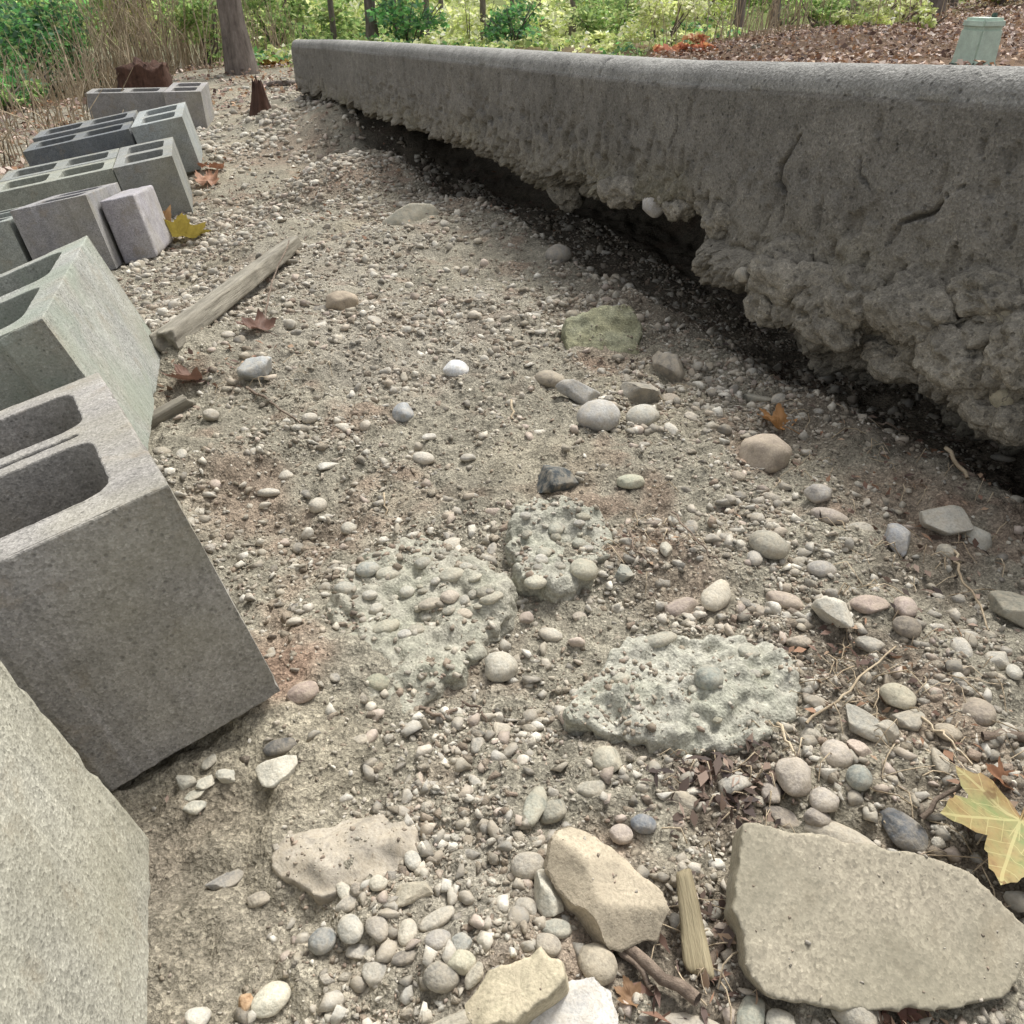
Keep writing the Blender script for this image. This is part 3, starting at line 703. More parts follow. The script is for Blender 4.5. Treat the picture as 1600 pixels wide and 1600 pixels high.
 (1386, 1130, 40, 36, -20, (170, 162, 144), 'ang', 'pale chip leaning on the flat angular grey stone'),
 (1525, 1106, 52, 46, 10, (156, 142, 124), 'round', 'brownish round stone near the right edge, above the maple leaf'),
 (1480, 1140, 42, 28, 0, (170, 156, 132), 'round', 'tan oval pebble above the maple leaf'),
 (1560, 1028, 42, 30, 5, (190, 184, 168), 'ang', 'white chip near the right edge with a tiny round pebble beside it'),
 (1583, 1046, 24, 24, 0, (192, 188, 172), 'round', 'tiny round white pebble at the right edge'),
 (1585, 945, 100, 62, -22, (146, 142, 124), 'ang', 'layered grey-green slate piece cut by the right edge'),
 (1265, 1142, 34, 24, 0, (172, 164, 146), 'sub', 'small tan stone right below the mortar lump'),
 (638, 332, 98, 40, 8, (150, 146, 128), 'ang', 'flat grey stone lying tilted near the slab in the upper gravel'),
 (872, 395, 42, 36, 0, (150, 144, 134), 'round', 'round grey stone lying under the slab overhang'),
 (350, 1370, 64, 30, 18, (140, 136, 128), 'ang', 'grey shard poking from the dirt at the lower left'),
 (405, 1400, 40, 22, 5, (158, 148, 130), 'sub', 'small tan stone below the grey shard'),
 (497, 787, 30, 24, 0, (190, 182, 164), 'round', 'small cream pebble on the bare dirt left of the conglomerate'),
 (545, 822, 26, 20, 10, (178, 172, 156), 'sub', 'small pale stone on the upper left rim of the conglomerate'),
 (663, 714, 36, 22, -5, (194, 186, 170), 'round', 'cream oval pebble on the bare dirt above the conglomerate'),
 (512, 725, 42, 18, 5, (196, 192, 178), 'ang', 'flat white shard on the bare dirt'),
 (484, 652, 28, 18, -5, (188, 180, 164), 'round', 'small white pebble beside the flat white shard'),
 (448, 740, 26, 18, 0, (184, 176, 160), 'sub', 'small pale stone left of the flat white shard'),
 (1172, 1570, 42, 70, -10, (150, 152, 136), 'sub', 'grey-green stone left of the smooth stone below the concrete fragment'),
 (1222, 1590, 54, 34, 5, (176, 170, 152), 'sub', 'pale stone at the bottom edge under the concrete fragment'),
 (1075, 1600, 130, 50, 5, (178, 168, 150), 'sub', 'broad pinkish pale stone cut by the bottom edge'),
 (705, 1592, 70, 34, 12, (176, 168, 148), 'ang', 'pale angular stone at the bottom edge left of the tan flat rock'),
 (930, 850, 22, 14, 0, (186, 176, 160), 'sub', None), (905, 960, 24, 16, 0, (172, 160, 142), 'sub', None),
 (1180, 620, 60, 26, -15, (150, 146, 130), 'ang', 'flat grey chip near the slab foot above the tan cobble'),
 (1040, 560, 56, 62, 10, (138, 130, 116), 'ang', 'pointed grey stone right of the mossy square stone'),
 (400, 572, 62, 40, 15, (164, 166, 164), 'ang', 'light blue-grey broken stone near the old board'),
 (330, 645, 26, 20, 0, (170, 162, 146), 'sub', None), (232, 640, 34, 22, 10, (176, 170, 152), 'sub', None),
]
EXC = []      # (x, y, r) keep-out circles for scattered gravel
nplain = 0
LOOSE = 'small loose pebble scattered on the dirt between blocks and slab'
def reg(o, r): EXC.append((o.location.x, o.location.y, r))
for (px, py, wp, hp, an, colr, sty, lab) in ST:
    o = place_stone(px, py, wp, hp, an, colr, sty, 'stone' if sty == 'ang' else 'pebble', bury=.34 if sty != 'round' else .24, sub=4 if max(wp, hp) > 60 and sty == 'ang' else 3)
    tag(o, lab or LOOSE, 'stone' if sty == 'ang' else 'pebble', PG); reg(o, max(o.dimensions[:2]) * .46)

# larger fragments: outline -> plate with real thickness, remeshed and roughened
def plate(name, outline, lift, tilt, thick, voxel, rough, colr, mat, label, cat, seed, lumps=0.0, crown=0.0, anchor=None, edge_soft=.012, lumpscale=24, jag=.0016, facets=0, ridge=0.0, flare=1.03, ledge=0.0):
    """outline in photo points read on a tilted plane standing on the ground; tilt = (pitch, roll) of the plane in degrees"""
    ax, ay = anchor if anchor else (np.mean([p[0] for p in outline]), np.mean([p[1] for p in outline]))
    c, t = hit(ax, ay, lift)
    n = RM(rad(tilt[0]), rad(tilt[1]), 0) @ Vector((0, 0, 1)); n = np.array(n)
    pts = []
    for px, py in outline:
        d = ray(px, py); o_ = np.array([0, 0, CAMZ]); tt = ((c - o_) @ n) / (d @ n); pts.append(o_ + d * tt)
    pts = np.array(pts); q = Vector(n).to_track_quat('Z', 'Y').to_matrix(); qi = np.array(q.transposed())
    loc = (qi @ (pts - c).T).T[:, :2]
    rj = np.random.default_rng(seed); fine = []
    for a_, b_ in zip(loc, np.roll(loc, -1, 0)):
        ab = b_ - a_; L_ = np.linalg.norm(ab); kq = max(1, int(L_ / .006)); nrm = np.array([ab[1], -ab[0]]) / (L_ + 1e-9); walk = 0
        for q_ in range(kq):
            walk = walk * .6 + rj.normal(0, jag); fine.append(a_ + ab * q_ / kq + nrm * (walk if q_ else 0))
    loc = np.array(fine)
    bm = bmesh.new()
    tv = [bm.verts.new((x, y, 0)) for x, y in loc]
    ctr = loc.mean(0)
    bv = [bm.verts.new((ctr[0] + (x - ctr[0]) * flare, ctr[1] + (y - ctr[1]) * flare, -thick)) for x, y in loc]
    bm.faces.new(tv); bm.faces.new(bv[::-1]); k = len(tv)
    for i in range(k): bm.faces.new((tv[i], bv[i], bv[(i + 1) % k], tv[(i + 1) % k]))
    bmesh.ops.recalc_face_normals(bm, faces=bm.faces)
    bmesh.ops.triangulate(bm, faces=bm.faces)
    me = bpy.data.meshes.new(name); bm.to_mesh(me); bm.free()
    me = remesh(me, voxel); me.name = name
    v = coords(me); nn = normals(me); v += 0
    # distance to outline for a worn, sloping rim
    dmin = np.full(len(v), 9.0)
    for i in range(k):
        a, b = loc[i], loc[(i + 1) % k]; ab = b - a; tt = np.clip(((v[:, :2] - a) @ ab) / (ab @ ab + 1e-12), 0, 1)
        dmin = np.minimum(dmin, np.linalg.norm(v[:, :2] - a - tt[:, None] * ab, axis=1))
    topw = smooth(-thick * .6, 0, v[:, 2])
    dz = crown * smooth(0, .05, dmin) * topw - edge_soft * (1 - smooth(0, edge_soft * 1.6, dmin + .004 * vnoise(v * 70, seed))) * topw * .6
    d = rough * fbm(v * 40, 3, seed) + rough * .5 * fbm(v * 130, 2, seed + 3)
    if lumps:
        fb = fbm(v * 26, 2, seed)[:, None]; d = d + lumps * (knob(v * lumpscale + 1.2 * fb, seed) - .6) * smooth(-.3, .3, fbm(v * 13, 2, seed + 4)) + lumps * .5 * (knob(v * lumpscale * 2.3 + fb, seed + 1) - .6)
    if ridge:
        rg = 1 - 2 * np.abs(fbm(v * 26, 2, seed + 8)); rg2 = 1 - 2 * np.abs(fbm(v * 62, 2, seed + 9)); dz = dz + topw * (ridge * (rg - .5) + ridge * .5 * (rg2 - .5) + ridge * .28 * vnoise(v * 160, seed + 10) + ridge * .8 * fbm(v * 11, 2, seed + 11)) * smooth(0, .012, dmin)
    v = v + nn * d[:, None]; v[:, 2] += dz
    if ledge:
        fl_ = fbm(v * np.array([10, 16, 0]) + seed, 3, seed + 21); fl2 = fbm(v * np.array([30, 20, 0]) + seed, 2, seed + 22)
        v[:, 2] -= topw * ledge * (smooth(.02, .06, fl_) + .7 * smooth(.22, .26, fl_) + .5 * smooth(.1, .16, fl2))
    if facets:
        ext = np.abs(v[:, :2]).max()
        for q_ in range(facets):
            a_ = rj.uniform(0, 6.28); sl = rj.uniform(.3, 1.3); dr = np.array([math.cos(a_), math.sin(a_)]); reach = (loc @ dr).max()
            pl = -sl * (v[:, :2] @ dr - reach * rj.uniform(.35, .8)); over = v[:, 2] > pl
            v[over, 2] = np.maximum(pl[over], -thick * .9)
    setco(me, v); me.polygons.foreach_set('use_smooth', np.ones(len(me.polygons), dtype=bool))
    o = link(name, me, mat); o.location = c; o.rotation_euler = q.to_euler(); o.color = (*lin(*colr), 1)
    tag(o, label, cat)
    wpts = pts[:, :2]; POLY.append(wpts); PLANE[o.name] = (c, n); PLANE_POLY[o.name] = wpts
    return o
POLY = []; PLANE = {}; EMB = {}; PLANE_POLY = {}
frag = plate('concrete_fragment', [(1160, 1283), (1215, 1293), (1300, 1306), (1440, 1335), (1528, 1370), (1556, 1400), (1606, 1445), (1598, 1510), (1570, 1560), (1440, 1578), (1300, 1576), (1205, 1560), (1165, 1510), (1143, 1420)],
      .037, (24, 3), .034, .0022, .0006, (170, 161, 142), M_FRAG, 'large flat broken concrete fragment with straight left edge at the lower right', 'concrete fragment', 5, edge_soft=.0006, jag=.0009, flare=.95)
wedge = plate('wedge_rock', [(868, 1302), (900, 1277), (935, 1300), (985, 1340), (1036, 1388), (1050, 1422), (1043, 1468), (985, 1482), (945, 1450), (905, 1405), (876, 1352)],
      .034, (14, 18), .034, .0022, .0007, (184, 168, 138), M_STONE, 'tan wedge-shaped rock pointing up left, beside the yellow wood splinter', 'rock', 15, edge_soft=.001, crown=.0, facets=4, flare=.86, jag=.0014, ledge=.0022)
flat = plate('flat_rock', [(718, 1565), (780, 1508), (842, 1473), (878, 1497), (882, 1530), (850, 1562), (800, 1605), (740, 1612)],
      .030, (12, -14), .030, .0022, .0007, (192, 178, 142), M_STONE, 'yellowish tan flat rock at the bottom centre', 'rock', 25, edge_soft=.001, crown=.0, facets=4, flare=.9, jag=.0014, ledge=.0018)
white = plate('white_rock', [(888, 1530), (930, 1520), (962, 1540), (970, 1600), (960, 1660), (860, 1660), (822, 1610), (850, 1560)],
      .022, (8, 8), .026, .0024, .0007, (196, 192, 184), M_STONE, 'whitish grey rock cut by the bottom edge beside the tan flat rock', 'rock', 35, edge_soft=.001, crown=.0, facets=4, flare=.92, jag=.0014, ledge=.0016)
mortar = plate('mortar_lump', [(884, 1118), (898, 1072), (955, 1018), (1010, 985), (1090, 988), (1180, 992), (1248, 1030), (1256, 1070), (1232, 1118), (1180, 1160), (1100, 1172), (1010, 1150), (930, 1140)],
      .022, (8, 4), .045, .0024, .0030, (168, 165, 152), M_MOSSY, 'big rough greenish mortar lump with a broken front ledge in the right foreground', 'mortar lump', 45, lumps=.005, edge_soft=.003, lumpscale=60, ridge=.007, jag=.003, ledge=.006, flare=1.0)
congl = plate('conglomerate_lump', [(505, 990), (514, 915), (575, 862), (660, 832), (740, 850), (800, 898), (792, 950), (745, 990), (722, 1050), (640, 1108), (560, 1094), (520, 1068)],
      .014, (3, -4), .045, .0024, .0025, (158, 154, 140), M_MOSSY, 'wide greenish conglomerate lump studded with pebbles in the middle foreground', 'conglomerate lump', 55, lumps=.006, edge_soft=.005, lumpscale=56, ridge=.006, jag=.003, flare=1.06, ledge=.005)
congl2 = plate('conglomerate_lump', [(792, 842), (806, 798), (832, 772), (900, 776), (948, 800), (952, 858), (925, 900), (865, 918), (815, 900)],
      .012, (8, 2), .04, .0026, .0028, (160, 157, 144), M_MOSSY, 'smaller pale green conglomerate lump under the blackish blue stone', 'conglomerate lump', 65, lumps=.006, edge_soft=.005, lumpscale=56, ridge=.006, jag=.003, flare=1.06, ledge=.004)
mossy = plate('mossy_stone', [(882, 496), (925, 480), (985, 474), (1004, 505), (998, 556), (940, 562), (888, 552)],
      .02, (28, 4), .04, .0045, .003, (134, 132, 106), M_MOSSY, 'square stone covered in yellow-green moss below the slab', 'stone', 75, lumps=.003, edge_soft=.003, ridge=.005, jag=.0015, lumpscale=60)
buried = plate('buried_rock', [(420, 1325), (465, 1282), (560, 1264), (625, 1268), (648, 1300), (600, 1358), (520, 1388), (440, 1365)],
      .012, (3, -3), .03, .0026, .0012, (168, 157, 138), M_STONE, 'flat dusty rock mostly buried in dirt, lower left of centre', 'rock', 85, edge_soft=.01, ridge=.0008, jag=.003, ledge=.0022)
# pebbles set in the conglomerate (parts)
def embed(parent, lst):
    mi = (Matrix.Translation(parent.location) @ parent.rotation_euler.to_matrix().to_4x4()); inv = mi.inverted(); tree_ = EMB.setdefault(parent.name, BVHTree.FromPolygons([v.co for v in parent.data.vertices], [p_.vertices[:] for p_ in parent.data.polygons]))
    for (px, py, wp, hp, an, colr) in lst:
        o = place_stone(px, py, wp, hp, an, colr, 'round', 'embedded_pebble', flat=.7, bury=.5, lift=.02)
        c_, n_ = PLANE[parent.name]; d_ = ray(px, py); o_ = np.array([0, 0, CAMZ]); o.location = o_ + d_ * (((c_ - o_) @ n_) / (d_ @ n_)) + n_ * .002
        hh = tree_.ray_cast(inv @ Vector(o_), (inv.to_3x3() @ Vector(d_)).normalized())
        if hh[0] is not None: o.location = mi @ hh[0] + Vector((0, 0, .0005))
        o.parent = parent; o.matrix_parent_inverse = (Matrix.Translation(parent.location) @ parent.rotation_euler.to_matrix().to_4x4()).inverted()
embed(congl, [(610, 897, 50, 24, 8, (176, 172, 152)), (705, 899, 46, 24, 16, (168, 164, 144)), (703, 933, 32, 24, 5, (184, 170, 152)), (672, 944, 42, 18, 10, (172, 162, 142)), (548, 1000, 54, 20, 22, (156, 154, 134)),
  (604, 980, 50, 24, 22, (166, 162, 140)), (540, 920, 36, 22, -5, (164, 162, 148)), (768, 935, 40, 18, 12, (178, 172, 150)), (636, 925, 26, 20, 5, (178, 176, 160)), (590, 1066, 44, 30, -15, (150, 150, 126)), (660, 880, 30, 18, 10, (162, 160, 146)),
  (725, 960, 30, 18, -20, (186, 172, 150)), (575, 890, 40, 26, 8, (158, 160, 150)), (650, 985, 28, 18, 0, (162, 156, 138))])
embed(congl2, [(838, 910, 40, 24, 4, (186, 182, 160)), (912, 890, 48, 34, -15, (172, 168, 146)), (868, 828, 26, 22, 0, (160, 160, 144)), (905, 850, 24, 18, 0, (158, 158, 142)), (850, 865, 28, 20, 20, (166, 164, 146))])
embed(mortar, [(1030, 1000, 62, 24, 18, (168, 164, 146)), (1108, 1060, 46, 42, 10, (148, 152, 140)), (1170, 1020, 36, 22, -8, (170, 168, 150)), (970, 1060, 30, 20, 10, (176, 172, 152))])
def embed_random(parent, outline, n, seed, lo=12, hi=26):
    r = np.random.default_rng(seed); o_ = np.array(outline, float); k = 0
    while k < n:
        q = r.uniform(o_.min(0), o_.max(0))
        if not inpoly0(q, o_): continue
        wp = r.uniform(lo, hi); c_ = 150 + r.uniform(-14, 34)
        embed(parent, [(q[0], q[1], wp, wp * r.uniform(.5, .8), r.uniform(-20, 35), (c_, c_ - 4, c_ - 20 + r.uniform(-6, 6)))]); k += 1
def inpoly0(q, P):
    c = False
    for a, b in zip(P, np.roll(P, -1, 0)):
        if (a[1] > q[1]) != (b[1] > q[1]) and q[0] < (b[0] - a[0]) * (q[1] - a[1]) / (b[1] - a[1]) + a[0]: c = not c
    return c
embed_random(congl, [(530, 985), (545, 925), (590, 880), (660, 850), (735, 868), (775, 905), (760, 945), (720, 985), (700, 1035), (640, 1085), (570, 1075), (540, 1050)], 34, 5)
embed_random(congl2, [(805, 845), (820, 805), (845, 785), (895, 790), (935, 812), (935, 855), (905, 885), (850, 900)], 14, 6)
embed_random(mortar, [(930, 1100), (960, 1040), (1020, 1005), (1100, 1000), (1200, 1010), (1235, 1060), (1180, 1120), (1100, 1140)], 10, 7, 10, 20)
# pebbles and a chalky patch caught in the underside of the slab
def bvh(me): return BVHTree.FromPolygons([v.co for v in me.vertices], [p_.vertices[:] for p_ in me.polygons])
SLAB_BVH = bvh(so.data)
def slab_stone(px, py, wp, hp, u_hint, s_off, colr, style, name):
    d = ray(px, py); o_ = np.array([0, 0, CAMZ]); n = np.array([SN[0], SN[1], 0]); p0 = np.array([SB[0] + SN[0] * s_off, SB[1] + SN[1] * s_off, 0])
    t = ((p0 - o_) @ n) / (d @ n); p = o_ + d * t
    hp_ = SLAB_BVH.ray_cast(Vector(o_), Vector(d).normalized())
    if hp_[0] is not None: p = np.array(hp_[0]) + d / np.linalg.norm(d) * .004; t = float(np.linalg.norm(p - o_) / np.linalg.norm(d))
    v, f = stone_verts(int(px + py), (wp * t / F_PX / 2, hp * t / F_PX / 2 * .9, hp * t / F_PX / 2), style)
    o = link(name, mesh_from(name, v, f), M_STONE, slab_root); o.matrix_parent_inverse = Matrix.Translation((-float(SB[0]), -float(SB[1]), 0))
    o.location = p; o.rotation_euler = (0, 0, math.atan2(SD[1], SD[0])); o.color = (*lin(*colr), 1); return o
for a in [(1490, 562, 46, 44, 0, -.004, (150, 142, 118), 'round', 'embedded_pebble'), (1568, 618, 40, 46, 0, -.006, (168, 160, 134), 'round', 'embedded_pebble'), (1578, 490, 50, 44, 0, -.008, (164, 158, 138), 'sub', 'embedded_pebble'),
          (1022, 318, 40, 46, 0, -.002, (186, 182, 178), 'sub', 'embedded_stone'), (1160, 430, 30, 26, 0, -.03, (158, 152, 138), 'sub', 'embedded_pebble'),
          (1445, 505, 30, 26, 0, -.01, (140, 134, 112), 'round', 'embedded_pebble'), (1372, 520, 30, 28, 0, -.012, (140, 134, 114), 'sub', 'embedded_pebble')]:
    slab_stone(*a)

def slab_lump(px, py, wp, hp, seed, depth=.75, sink=.35):
    d = ray(px, py); o_ = np.array([0, 0, CAMZ]); hp_ = SLAB_BVH.ray_cast(Vector(o_), Vector(d).normalized())
    if hp_[0] is None: return
    p = np.array(hp_[0]); t = float(np.linalg.norm(p - o_) / np.linalg.norm(d)); a, c = wp * t / F_PX / 2, hp * t / F_PX / 2; b = depth * min(a, c * 1.4)
    v, f = ICO[5]; q = v * np.array([a, b, c]); wpos = q + p
    nn = v / np.array([a, b, c]); nn /= np.linalg.norm(nn, axis=1)[:, None]
    fb = fbm(wpos * 20, 2, seed)[:, None]
    k1, k2 = knob(wpos * 34 + fb, seed), knob(wpos * 80 + fb, seed + 1)
    d_ = .35 * c * fbm(wpos * 14, 3, seed + 2) + .013 * (k1 - .6) + .0075 * (k2 - .6) + .003 * knob(wpos * 190, seed + 3) - .010 * smooth(.15, .45, vnoise(wpos * 45, seed + 4))
    q = q + nn * d_[:, None]
    ang = math.atan2(SD[1], SD[0]); ca, sa = math.cos(ang), math.sin(ang); q = np.stack([q[:, 0] * ca - q[:, 1] * sa, q[:, 0] * sa + q[:, 1] * ca, q[:, 2]], 1)
    col_ = np.array(lin(140, 134, 122)) * (1 + .25 * fbm(wpos * 9, 3, seed + 6)[:, None])
    o = link('broken_lump', mesh_from('broken_lump', q, f, col_), M_SLAB, slab_root); o.matrix_parent_inverse = Matrix.Translation((-float(SB[0]), -float(SB[1]), 0))
    o.location = p + np.array([SN[0], SN[1], 0]) * b * sink
ICO[5] = ico(5)
for i, a in enumerate([(1235, 432, 190, 105, .8), (1335, 470, 110, 90), (1420, 488, 170, 95, .8), (1540, 470, 150, 80), (1592, 560, 100, 120), (1490, 560, 130, 100), (1400, 560, 120, 70), (1290, 510, 130, 60), (1195, 480, 80, 60), (1560, 640, 120, 80),
                       (1060, 318, 90, 52), (960, 300, 90, 44), (880, 300, 80, 46), (800, 284, 80, 40), (730, 250, 70, 34), (660, 225, 60, 28), (1120, 345, 60, 50)]):
    slab_lump(*a[:4], 300 + i * 11, *(a[4:] if len(a) > 4 else ()))
# ------------------------------------------------------------------ scattered pebbles, gravel, grit
DENS = [(640, 500, .30, 2.6), (520, 430, .30, 1.6), (760, 560, .16, 1.5), (620, 620, .18, 1.2), (620, 1450, .085, 1.8), (720, 1280, .07, 1.5), (1250, 870, .14, 1.4), (1400, 1100, .10, 1.5), (1200, 640, .2, 1.0), (980, 640, .13, 1.2), (1000, 1230, .06, .6), (700, 880, .06, .5),
        (350, 1420, .11, -.85), (430, 760, .10, -.45), (850, 700, .05, -.5), (480, 1480, .07, -.6), (560, 730, .1, -.2), (450, 330, .5, .7), (430, 200, 1.2, 1.6), (380, 150, 1.0, 1.2)]
DP = [(hit(px, py)[0], r, wgt) for px, py, r, wgt in DENS]
def density(x, y):
    d = np.ones_like(x) * .8
    for p, r, wgt in DP: d = d + wgt * np.exp(-(((x - p[0]) ** 2 + (y - p[1]) ** 2) / (r * r)))
    d = d * (.6 + .8 * smooth(-.5, .6, fbm(c3(x, y) * 9, 2, 71)))
    d = d * (.25 + .95 * smooth(-.28, .3, fbm(c3(x, y) * 3.6, 2, 72))) * (.35 + .9 * smooth(-.35, .35, fbm(c3(x, y) * 22, 2, 73)))
    return np.clip(d, .03, 4)
def inpoly(x, y, P):
    r = np.zeros(len(x), bool); n = len(P)
    for i in range(n):
        a, b = P[i], P[(i + 1) % n]
        c = ((a[1] > y) != (b[1] > y)) & (x < (b[0] - a[0]) * (y - a[1]) / (b[1] - a[1] + 1e-12) + a[0]); r ^= c
    return r
BFOOT = []
for k, m in blocks: BFOOT.append(np.array([(m @ Vector((sx * .1, sy * .2, 0)))[:2] for sx, sy in ((-1, -1), (1, -1), (1, 1), (-1, 1))]))
def sample(n, rmin, rmax, pw):
    """points on the strip the photo looks at; thinner with distance"""
    out = []
    while sum(map(len, out)) < n:
        k = n * 3
        y = .2 + (rmax - .2) * RNG.random(k) ** pw; x = RNG.uniform(-1, 1, k) * (.37 + .66 * y) - .04 * y
        u, s = slab_us(x, y); ok = (RNG.random(k) * 4 < density(x, y)) & ((s < .28) | (u > 4.5)) & (x > -.34 - .36 * y)
        for P in [q_ for q_ in POLY] + BFOOT: ok &= ~inpoly(x, y, P)
        out.append(np.stack([x[ok], y[ok]], 1))
    return np.concatenate(out)[:n]
PAL = np.array([lin(*c) for c in [(182, 174, 158), (170, 164, 150), (190, 182, 164), (204, 198, 182), (172, 158, 138), (156, 150, 138), (178, 160, 144), (140, 134, 122), (188, 182, 168), (168, 158, 138), (176, 166, 148)]])
GPAL = np.array([lin(*c) for c in [(160, 150, 132), (150, 138, 118), (176, 166, 146), (140, 124, 104), (186, 178, 160), (126, 112, 96), (150, 128, 108), (164, 156, 142)]])
def chip_shapes(k, seed):
    """angular chips: convex hulls of a few random points"""
    out = []; r = np.random.default_rng(seed)
    for q in range(k):
        bm = bmesh.new(); n = r.integers(8, 12); p_ = r.normal(size=(n, 3)); p_ /= np.linalg.norm(p_, axis=1)[:, None]
        for c in p_: bm.verts.new(c)
        g = bmesh.ops.convex_hull(bm, input=bm.verts[:]); bmesh.ops.triangulate(bm, faces=bm.faces[:]); bm.verts.index_update()
        out.append((np.array([v.co[:] for v in bm.verts]), np.array([[x.index for x in f.verts] for f in bm.faces]))); bm.free()
    return out
CHIPS = chip_shapes(14, 3)
def round_shapes(sub, k):
    v0, f0 = ICO[sub]; out = []
    for q in range(k):
        v = v0.copy(); r = np.random.default_rng(q + 50)
        for i in range(7):
            nn = r.normal(size=3); nn /= np.linalg.norm(nn); h = v @ nn - r.uniform(.45, .85); v = v - np.maximum(h, 0)[:, None] * nn
        out.append((v, f0))
    return out
def merged(name, pts, rad_, shapes, pal, bury, squash=(.45, .85), cmul=1.0, smooth_shade=False):
    n = len(pts); which = RNG.integers(0, len(shapes), n); gz = ground(pts[:, 0], pts[:, 1]); VV, FF, CC, off = [], [], [], 0
    for k, (v0, f0) in enumerate(shapes):
        sel = np.where(which == k)[0]; m = len(sel)
        if not m: continue
        V = np.repeat(v0[None], m, 0) * rad_[sel][:, None, None]
        V[:, :, 1] *= RNG.uniform(.45, .95, m)[:, None]; V[:, :, 2] *= RNG.uniform(*squash, m)[:, None]
        tx = RNG.normal(0, .35, m); ct, st = np.cos(tx), np.sin(tx); y, z = V[:, :, 1].copy(), V[:, :, 2].copy(); V[:, :, 1] = y * ct[:, None] - z * st[:, None]; V[:, :, 2] = y * st[:, None] + z * ct[:, None]
        a = RNG.uniform(0, 6.283, m); ca, sa = np.cos(a), np.sin(a); x, y = V[:, :, 0].copy(), V[:, :, 1].copy(); V[:, :, 0] = x * ca[:, None] - y * sa[:, None]; V[:, :, 1] = x * sa[:, None] + y * ca[:, None]
        V[:, :, 0] += pts[sel, 0:1]; V[:, :, 1] += pts[sel, 1:2]; V[:, :, 2] += (gz[sel] + rad_[sel] * bury)[:, None]
        nv = len(v0); VV.append(V.reshape(-1, 3)); FF.append((f0[None] + (np.arange(m) * nv)[:, None, None]).reshape(-1, 3) + off); off += m * nv
        c = pal[RNG.integers(0, len(pal), m)] * RNG.uniform(.72, 1.18, m)[:, None] * cmul; CC.append(np.repeat(c, nv, 0))
    return mesh_from(name, np.concatenate(VV), np.concatenate(FF), np.concatenate(CC), smooth_shade=smooth_shade)
def excl(p, pad=0.0):
    ok = np.ones(len(p), bool)
    for x, y, r in EXC: ok &= (p[:, 0] - x) ** 2 + (p[:, 1] - y) ** 2 > (r + pad) ** 2
    return p[ok]
LANDM = [(hit(a, b)[0][0], hit(a, b)[0][1], t_) for a, b, t_ in [(825, 1345, 'smooth oval beige-grey pebble'), (960, 1390, 'tan wedge rock'), (425, 1552, 'bright cream oval pebble'), (620, 1440, 'bottom pebble cluster'), (1350, 1440, 'flat concrete fragment'),
  (1540, 1290, 'big maple leaf'), (1070, 1080, 'greenish mortar lump'), (640, 970, 'wide conglomerate lump'), (870, 840, 'smaller conglomerate lump'), (530, 1320, 'buried flat rock'), (435, 1198, 'white blocky stone'), (935, 645, 'large smooth light grey pebble'),
  (712, 573, 'bright bluish white stone'), (940, 520, 'mossy square stone'), (1195, 697, 'rounded tan cobble'), (1300, 944, 'sharp angular white stone'), (1472, 806, 'big pale blocky stone'), (1280, 1210, 'pebbles above the concrete fragment'), (535, 467, 'tan brown stone in the upper gravel'),
  (350, 450, 'old board'), (400, 572, 'light blue-grey broken stone'), (512, 725, 'flat white shard'), (638, 332, 'flat grey tilted stone'), (330, 1215, 'white chips under the large grey block'), (350, 1370, 'grey shard'), (1200, 845, 'large grey pebble on the right slope'), (300, 300, 'hollow blocks'), (1000, 430, 'slab overhang')]]
# individual pebbles that can still be picked out singly
p = excl(sample(900, .2, 2.6, 1.35), .006); kept = []
for q in p:
    if all((q[0] - k[0]) ** 2 + (q[1] - k[1]) ** 2 > .026 ** 2 for k in kept): kept.append(q)
    if len(kept) >= 170: break
for i, q in enumerate(kept):
    r = .0055 + .0075 * RNG.random() ** 1.6 + .0035 * q[1]
    sty = ('round', 'sub', 'ang', 'ang', 'sub')[RNG.integers(0, 5)]
    fl = RNG.uniform(.42, .72); b = r * RNG.uniform(.5, .9)
    v, f = stone_verts(1000 + i, (r, b, b * fl), sty, 2)
    o = link('pebble', mesh_from('pebble', v, f), M_STONE)
    o.location = (q[0], q[1], float(ground(q[:1], q[1:2])[0]) + b * fl * .08); o.rotation_euler = (RNG.normal(0, .3), RNG.normal(0, .2), RNG.uniform(0, 6.28))
    c = PAL[RNG.integers(0, len(PAL))] * RNG.uniform(.85, 1.12); o.color = (*c, 1)
    tone = 'pale' if c.mean() > .42 else ('dull grey-brown' if c.mean() < .29 else 'beige-grey')
    lm = min(LANDM, key=lambda l: (l[0] - q[0]) ** 2 + (l[1] - q[1]) ** 2)
    tag(o, 'small %s %s pebble lying loose near the %s' % (tone, {'round': 'rounded', 'sub': 'worn', 'ang': 'angular'}[sty], lm[2]), 'pebble', PG); EXC.append((q[0], q[1], r * .8))
p = np.concatenate([excl(sample(11000, .2, 5.2, 1.4)), excl(sample(3000, 1.5, 7.0, .8))]); dd = np.hypot(p[:, 0], p[:, 1])
tag(link('gravel', merged('gravel', p, (.0018 + .0072 * RNG.random(len(p)) ** 3.2) * (.85 + .50 * dd), CHIPS, PAL, .12, (.4, .8)), M_GRAVEL), 'fine angular gravel strewn over the dirt', 'gravel', kind='stuff')
p = excl(sample(2400, .2, 4.5, 1.4)); dd = np.hypot(p[:, 0], p[:, 1])
tag(link('rounded_gravel', merged('rounded_gravel', p, (.0024 + .0075 * RNG.random(len(p)) ** 3) * (.8 + .55 * dd), round_shapes(2, 6), PAL, .15, (.45, .75), smooth_shade=True), M_GRAVEL), 'small rounded gravel among the angular chips', 'gravel', kind='stuff')
p = excl(sample(9000, .2, 3.0, 1.2)); dd = np.hypot(p[:, 0], p[:, 1])
